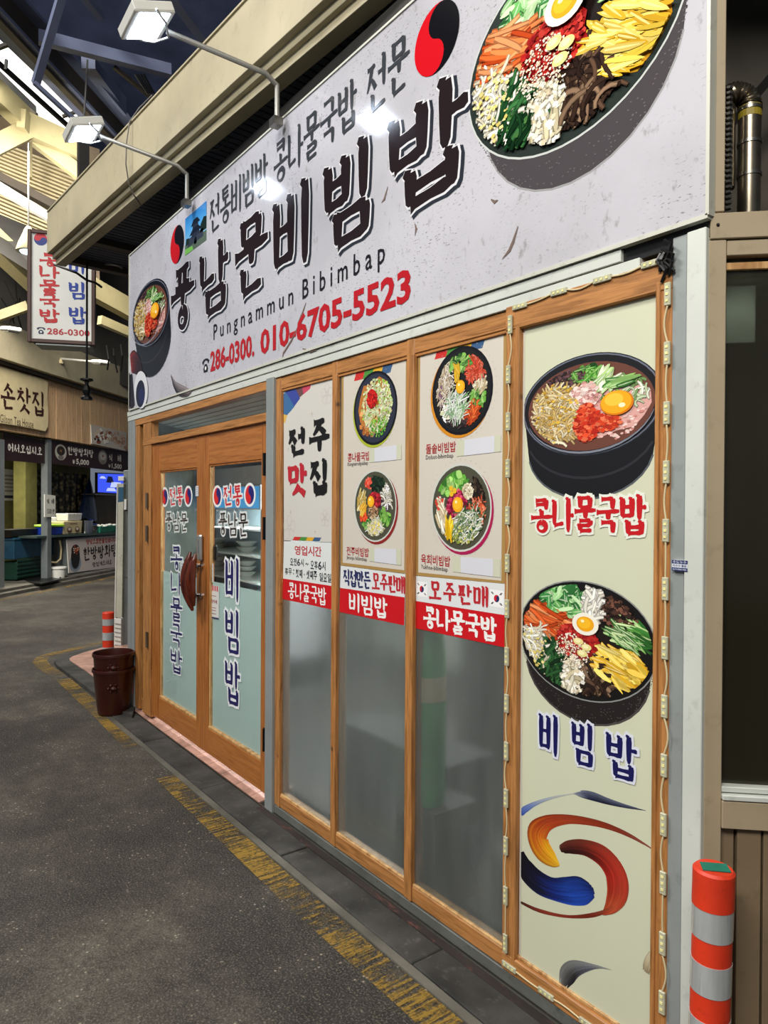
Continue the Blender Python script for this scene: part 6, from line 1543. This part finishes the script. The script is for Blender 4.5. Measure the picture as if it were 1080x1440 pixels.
# green cylinder on its crate, and dark furniture invented to darken the frosted windows
px0 = FA.at(603, 1020, -.12)
p = FA.P(FA.at(603, 1040, -.11)[0], -.11, .42)
t = root('gas_cylinder', tuple(p), 'tall green gas cylinder seen blurred behind the frosted right window', 'cylinder')
mb = MB(); mb.lathe(p, [(.05, 0), (.066, .01), (.07, .05), (.07, .62), (.055, .76), (.03, .86), (.022, .95), (.0, .96)], 20); obj('tank', mb, 'green', t, smooth=True)
mb = MB(); mb.lathe(p, [(.0712, .44), (.0712, .54)], 20); obj('label_band', mb, 'cream', t)
mb = MB(); mb.cub(-3.25, -2.35, .30, .60, .03, .50); obj('darkening_stand', mb, 'dark_wall', label='long low stand added to darken the foot of the left and middle frosted windows', cat='stand')
mb = MB(); mb.cub(p.x-.1, p.x+.1, .06, .30, .03, .42); obj('cylinder_crate', mb, 'dark_wall', label='dark crate carrying the green gas cylinder', cat='crate')
mb = MB(); mb.cub(-2.05, -1.75, .5, 1.0, .03, 1.35); obj('darkening_cabinet', mb, 'dark_wall', label='tall dark cabinet added to darken the frosted right window', cat='cabinet')
mb = MB(); mb.cub(-2.9, -2.35, .9, 1.5, .03, 1.0); obj('darkening_counter', mb, 'room_floor', label='brown counter added to darken the frosted middle window', cat='counter')

# ---- stacked brown pots
c = gp(163, 996); rr = .135
PB = Vector((-5.80, -.155, .012))
dpt = (PB-CAM).dot(F3)
r_top = 28.5/FPX*dpt
tilt = 0
for k, (z0, h, lb) in enumerate(((.012, .355, 'brown plastic plant pot with a moulded flower, the lower one of the pair'), (.115, .375, 'brown plastic plant pot nested in the lower pot by the door'))):
    p = PB+Vector((0, 0, z0-.012 + 0.0)); t = root('plant_pot', tuple(p), lb, 'pot', 'nested brown pots'); sR = r_top*(1.0 if k == 0 else .985)
    hb = h if k == 0 else h
    mb = MB(); s1 = .72 if k == 0 else .76
    mb.lathe(p, [(sR*s1, 0), (sR*(s1+.02), .01), (sR*.95, h*.93), (sR, h*.93), (sR*1.01, h*.97), (sR*.99, h), (sR*.95, h), (sR*.92, h*.93), (sR*(s1-.03), .02), (0, .02)], 32); bd = obj('pot_wall', mb, 'maroon', t, smooth=True)
    dv = (CAM-p); dv.z = 0; dv.normalize(); zc = h*(.62 if k == 0 else .74); cc = p+dv*(sR*.88)+Vector((0, 0, zc))
    mb = MB(); mb.lathe(cc, [(0, -.02), (.022, -.012), (.026, 0), (.018, .014), (0, .02)], 10)
    for a_ in range(6):
        th = a_*math.pi/3; q2 = cc + Vector((-dv.y, dv.x, 0))*.035*math.cos(th)+Vector((0, 0, .03*math.sin(th))); mb.lathe(q2, [(0, -.012), (.014, 0), (0, .012)], 8)
    obj('moulded_flower', mb, 'maroon', t, smooth=True)
# ---- delineator posts
def bollard(p, h, r, bands, label, base=True, tape=False, lean=(0, 0)):
    t = root('flexible_bollard', tuple(p), label, 'bollard', 'orange and silver bollards'); p = Vector(p); L_ = Vector((lean[0], lean[1], 0))
    P_ = lambda z: p+L_*z+Vector((0, 0, z))
    mb = MB(); ring = []
    def seg(z0, z1, rad, n, mat, dome=False):
        mb = MB(); mb.tube([P_(z0), P_(z1)] + ([P_(z1+.006)] if dome else []), [rad, rad] + ([rad*.88] if dome else []), 28); return obj(n, mb, mat, t, smooth=True)
    seg(.03, h-.008, r*.97, 'tube', 'orange')
    for z0, z1 in bands: seg(z0, z1, r, 'reflective_sleeve', 'reflect')
    zc = bands[0][1] if bands else h-.1
    seg(max(b1 for _, b1 in bands), h-.006, r*1.02, 'cap', 'orange', True)
    if base: mb = MB(); mb.lathe(p, [(.10, 0), (.10, .012), (.06, .03), (r, .04), (0, .04)], 28); obj('base_disc', mb, 'orange', t, smooth=True)
    if tape:
        tp = MB(); top = P_(h+.0012); e = Vector((.6, .75, 0)).normalized(); g = Vector((-e.y, e.x, 0)); c = [top+e*x+g*y for x, y in ((-.034, -.018), (.03, -.026), (.036, .014), (-.026, .022))]
        tp.add(c+[q+Vector((0, 0, .002)) for q in c], [(3, 2, 1, 0), (4, 5, 6, 7), (0, 1, 5, 4), (1, 2, 6, 5), (2, 3, 7, 6), (3, 0, 4, 7)]); obj('green_tape', tp, 'teal', t, label='teal tape patch on the cap')
    return t
bp = gp(1000, 1238, .765)
nb = ((.66, .595, .535, .465),)
bollard((-.915, -.13, .012), .765, .0475, [(.07, .13), (.20, .27), (.335, .405), (.468, .542), (.601, .674)], 'large orange and silver bollard in front at the right edge', True, True, (.012, .016))
q_ = gp(152, 984)
bh = .80
bd = (Vector((q_.x, q_.y, .0)))
bollard((q_.x, q_.y, .036), .71, .0475, [(.10, .17), (.23, .29), (.35, .415), (.475, .54), (.60, .655)], 'small orange and silver bollard behind the stacked brown pots', True)

# ---- things by the far corner
q0 = gp(167, 912); dist = (q0-CAM).dot(F3)
HP = Pl((q0.x, q0.y), (rt.x, rt.y), (-fw.x, -fw.y))
hq = lambda x, y, b=0: HP.at(x, y, b)
t = root('leaning_panel', tuple(HP.P(*[hq(165, 870)[0], 0, 0])), 'peeling pale door panel with a blue label leaning beside the shop corner', 'panel')
def hbox(n, mat, pts, b0, b1, pa): mb = MB(); mb.prism(HP, [hq(x, y, b1) for x, y in pts], b0, b1); return obj(n, mb, mat, pa, bevel=.003)
hbox('panel_board', 'white_dirty', [(165.5, 680), (174, 680), (171.5, 868), (161.5, 868)], -.05, .0, t)
hbox('panel_edge', 'white', [(164.2, 680), (165.5, 680), (161.5, 910), (159.8, 910)], -.05, .01, t)
hbox('blue_label', 'blue_crate', [(166.5, 685), (173.8, 685), (173.5, 705), (166, 706)], .0, .004, t)
hbox('panel_top', 'white', [(166, 670), (174, 670), (174, 676), (166, 676)], -.05, .0, t)
t = root('air_conditioner', tuple(HP.P(hq(166, 911)[0], 0, .04)), 'white louvred outdoor unit at the foot of the leaning panel', 'air conditioner')
hbox('case', 'white', [(160.5, 869.5), (170.5, 870.5), (170.2, 912), (160.2, 910)], -.3, .02, t)
for k in range(6): hbox('louvre', 'silver', [(161, 876+k*6), (171, 877.5+k*6), (171, 879+k*6), (161, 877.5+k*6)], .02, .03, t)
t = root('metal_cabinet', tuple(HP.P(hq(178, 905)[0], -.1, .04)), 'narrow dark grey metal cabinet between the panel and the shop corner', 'cabinet')
hbox('cabinet_body', 'alu_dark', [(173.5, 662), (184, 660), (184, 918), (171.5, 915)], -.5, -.06, t)
hbox('cabinet_door', 'sill', [(174.5, 700), (183, 699), (183, 812), (173.5, 812)], -.06, -.045, t)
hbox('latch', 'white', [(174.5, 702), (178, 702), (177.5, 717), (174.2, 717)], -.045, .0, t)

# ---- hanging sign box, pendant lamp, weight on a rod
g_ = rt*.974+fw*.225; hc = ray_at(84, 403, 8.0); HS = Pl((hc.x, hc.y), (g_.x, g_.y), (g_.y, -g_.x))
hs = lambda x, y, b=0: HS.at(x, y, b)
q = [hs(43.5, 318), hs(132, 322), hs(133.5, 481), hs(36, 480)]
x0_, x1_, z0_, z1_ = q[3][0], q[2][0], q[3][1]-.0, hs(43.5, 322)[1]
x0_ = hs(38.5, 400)[0]; x1_ = hs(134, 400)[0]; z0_ = hs(84, 483)[1]; z1_ = hs(41, 322)[1]
t = root('hanging_sign_box', tuple(HS.P((x0_+x1_)/2, 0, z0_)), 'brown framed hanging light box with 콩나물국밥 in red and 비빔밥 in blue', 'sign')
mb = MB(); mb.box(HS, x0_+.03, x1_-.03, -.24, -.02, z0_+.02, z1_-.02); obj('box_body', mb, 'brown_frame', t)
MT['box_face'] = emit('lit_sign_face', '#e8e8e0', .12)
mb = MB(); mb.box(HS, x0_+.035, x1_-.035, -.02, -.008, z0_+.035, z1_-.035); obj('face', mb, 'white', t)
for nm, (a_, b_, c2, d_) in {'l': (x0_, x0_+.04, z0_, z1_), 'r': (x1_-.04, x1_, z0_, z1_), 't': (x0_+.04, x1_-.04, z1_-.04, z1_), 'b': (x0_+.04, x1_-.04, z0_, z0_+.04)}.items():
    mb = MB(); mb.box(HS, a_, b_, -.05, .012, c2, d_); obj('frame_bar', mb, 'brown_frame', t, bevel=.004)
mb = MB(); mb.box(HS, x0_+.08, x1_-.06, -.30, -.02, z0_-.02, z0_+.0); obj('bottom_panel', mb, 'alu', t)
pr = Print(HS, -.007, 3e-4)
W_ = x1_-x0_; Hh_ = z1_-z0_
c = hs(57, 336); taeguk(pr, c[0], c[1], .07, '#c8303c', '#2c3c84', 3, -.4)
for ch, yy in zip('콩나물국밥', (355, 372.5, 393, 413, 434)):
    (a0, zt_), (a1, _) = hs(55.5, yy), hs(83.5, yy); zb_ = hs(70, yy+19)[1]; brush_char(pr, ch, a0, a1, zb_, zt_, .034, '#c02428', 5)
for ch, yy in zip('비빔밥', (361, 396, 431)):
    (a0, zt_), (a1, _) = hs(97, yy), hs(121, yy); zb_ = hs(109, yy+24)[1]; brush_char(pr, ch, a0, a1, zb_, zt_, .034, '#1c3c98', 5)
a0, zb_ = hs(52, 469); a1, zt_ = hs(63, 460.5); telephone(pr, a0, a1, zb_, zt_, '#20304c'); a0 = hs(66, 469)[0]; a1 = hs(126, 469)[0]; write(pr, '286-0300', a0, a1, zb_, zt_, '#b82830', .02)
obj('printed_face', pr, 'flat_print', t)
mb = MB(); mb.tube([HS.P(x1_-.2, -.12, z1_-.03), HS.P(x1_-.2, -.12, z1_+.2), Vector((-7.0, .6, 4.4)), Vector((-7.0, .6, 4.05))], .02, 6); obj('hanger', mb, 'black_metal', t)
# bell lamp shade
p = ray_at(40, 352, 9.5); t = root('pendant_lamp', tuple(p), 'cream bell shaped pendant lamp hanging behind the sign box', 'lamp')
s = 9.5/FPX
mb = MB(); mb.lathe(p, [(16*s, -2*s), (16*s, 0), (13*s, 10*s), (8*s, 22*s), (7*s, 24*s), (6*s, 28*s), (3*s, 33*s), (0, 34*s)], 24); obj('shade', mb, 'truss', t, smooth=True)
mb = MB(); mb.lathe(p, [(0, -4*s), (10*s, -4*s), (13*s, 0), (0, 1*s)], 16); obj('bulb', mb, 'pendant_glow', t)
mb = MB(); mb.tube([p+Vector((0, 0, 33*s)), p+Vector((0, 0, 150*s))], .012, 6); obj('chain', mb, 'steel', t)
# rod with dark iron ornament
p = ray_at(122, 562, 6.9); top = ray_at(122, 398, 6.9); s = 6.9/FPX
t = root('iron_ornament', tuple(p), 'black iron lantern ornament at the end of a thin rod under the soffit corner', 'ornament')
mb = MB(); mb.lathe(p, [(8*s, 0), (8*s, 3*s), (4*s, 6*s), (5*s, 9*s), (6*s, 13*s), (4*s, 18*s), (2.5*s, 22*s), (3*s, 25*s), (9*s, 27*s), (9*s, 29*s), (2*s, 30*s)], 8); obj('lantern_body', mb, 'black_metal', t)
mb = MB(); mb.tube([p+Vector((0, 0, 28*s)), Vector((p.x, p.y, 4.0))], .010, 8); obj('rod', mb, 'black_metal', t)
mb = MB(); mb.tube([ray_at(x, y, 6.9) for x, y in ((76, 372), (92, 378), (108, 384), (122, 394), (135, 398), (143, 404))], .012, 6); obj('cable_run', mb, 'black', label='dark bundle of cables under the soffit corner above the rod', cat='cables')

# ---- exhaust duct by the corner
def rw(x, y, b): return RW.at(x, y, b)
bD = -.35
a, z = rw(1053, 305, bD); zt_ = rw(1053, 150, bD)[1]; rr = abs(rw(1069, 200, bD)[0]-rw(1037, 200, bD)[0])/2
t = root('exhaust_duct', tuple(RW.P(a, bD, 2.38)), 'steel exhaust duct with a ribbed elbow beside the sign', 'duct')
mb = MB(); mb.tube([RW.P(a, bD, 2.36), RW.P(a, bD, zt_)], rr, 20); dp = obj('duct_pipe', mb, 'pipe', t, smooth=True)
pts, rads = [], []
for i in range(41):
    th = math.pi*i/40; R_ = rr*1.25
    pts.append(RW.P(a-R_+R_*math.cos(th), bD-.0, zt_+R_*1.0*math.sin(th))); rads.append(rr*(1.0+.08*math.cos(i*math.pi*.9)))
mb = MB(); mb.tube(pts, rads, 20); obj('ribbed_elbow', mb, 'pipe', t, smooth=True)
mb = MB(); mb.tube([RW.P(a-2.3*rr, bD, zt_), RW.P(a-2.3*rr, bD, zt_-.25)], rr, 16); obj('inner_pipe', mb, 'pipe', t, smooth=True)
for zz in (rw(1053, 205, bD)[1], rw(1053, 250, bD)[1], rw(1053, 158, bD)[1]):
    mb = MB(); mb.tube([RW.P(a, bD, zz), RW.P(a, bD, zz+.010)], rr*1.08, 20); obj('clamp_ring', mb, 'steel', t, smooth=True)
MT['yellow_tag'] = M('yellow_tag', '#a08c28', .5)
mb = MB(); mb.tube([RW.P(a, bD, rw(1053, 168, bD)[1]), RW.P(a, bD, rw(1053, 152, bD)[1])], rr*1.02, 20); obj('yellow_tape', mb, 'yellow_tag', t)
mb = MB()
zz = 2.40
while zz < zt_-.02:
    mb.lathe(RW.P(rw(1024, 200, -.2)[0], -.2, zz), [(0, 0), (.011, .004), (.012, .010), (0, .014)], 8); zz += .015
obj('bead_chain', mb, 'steel', label='dark knotted metal chain hanging between the sign edge and the duct', cat='chain')
bpy.context.view_layer.update()
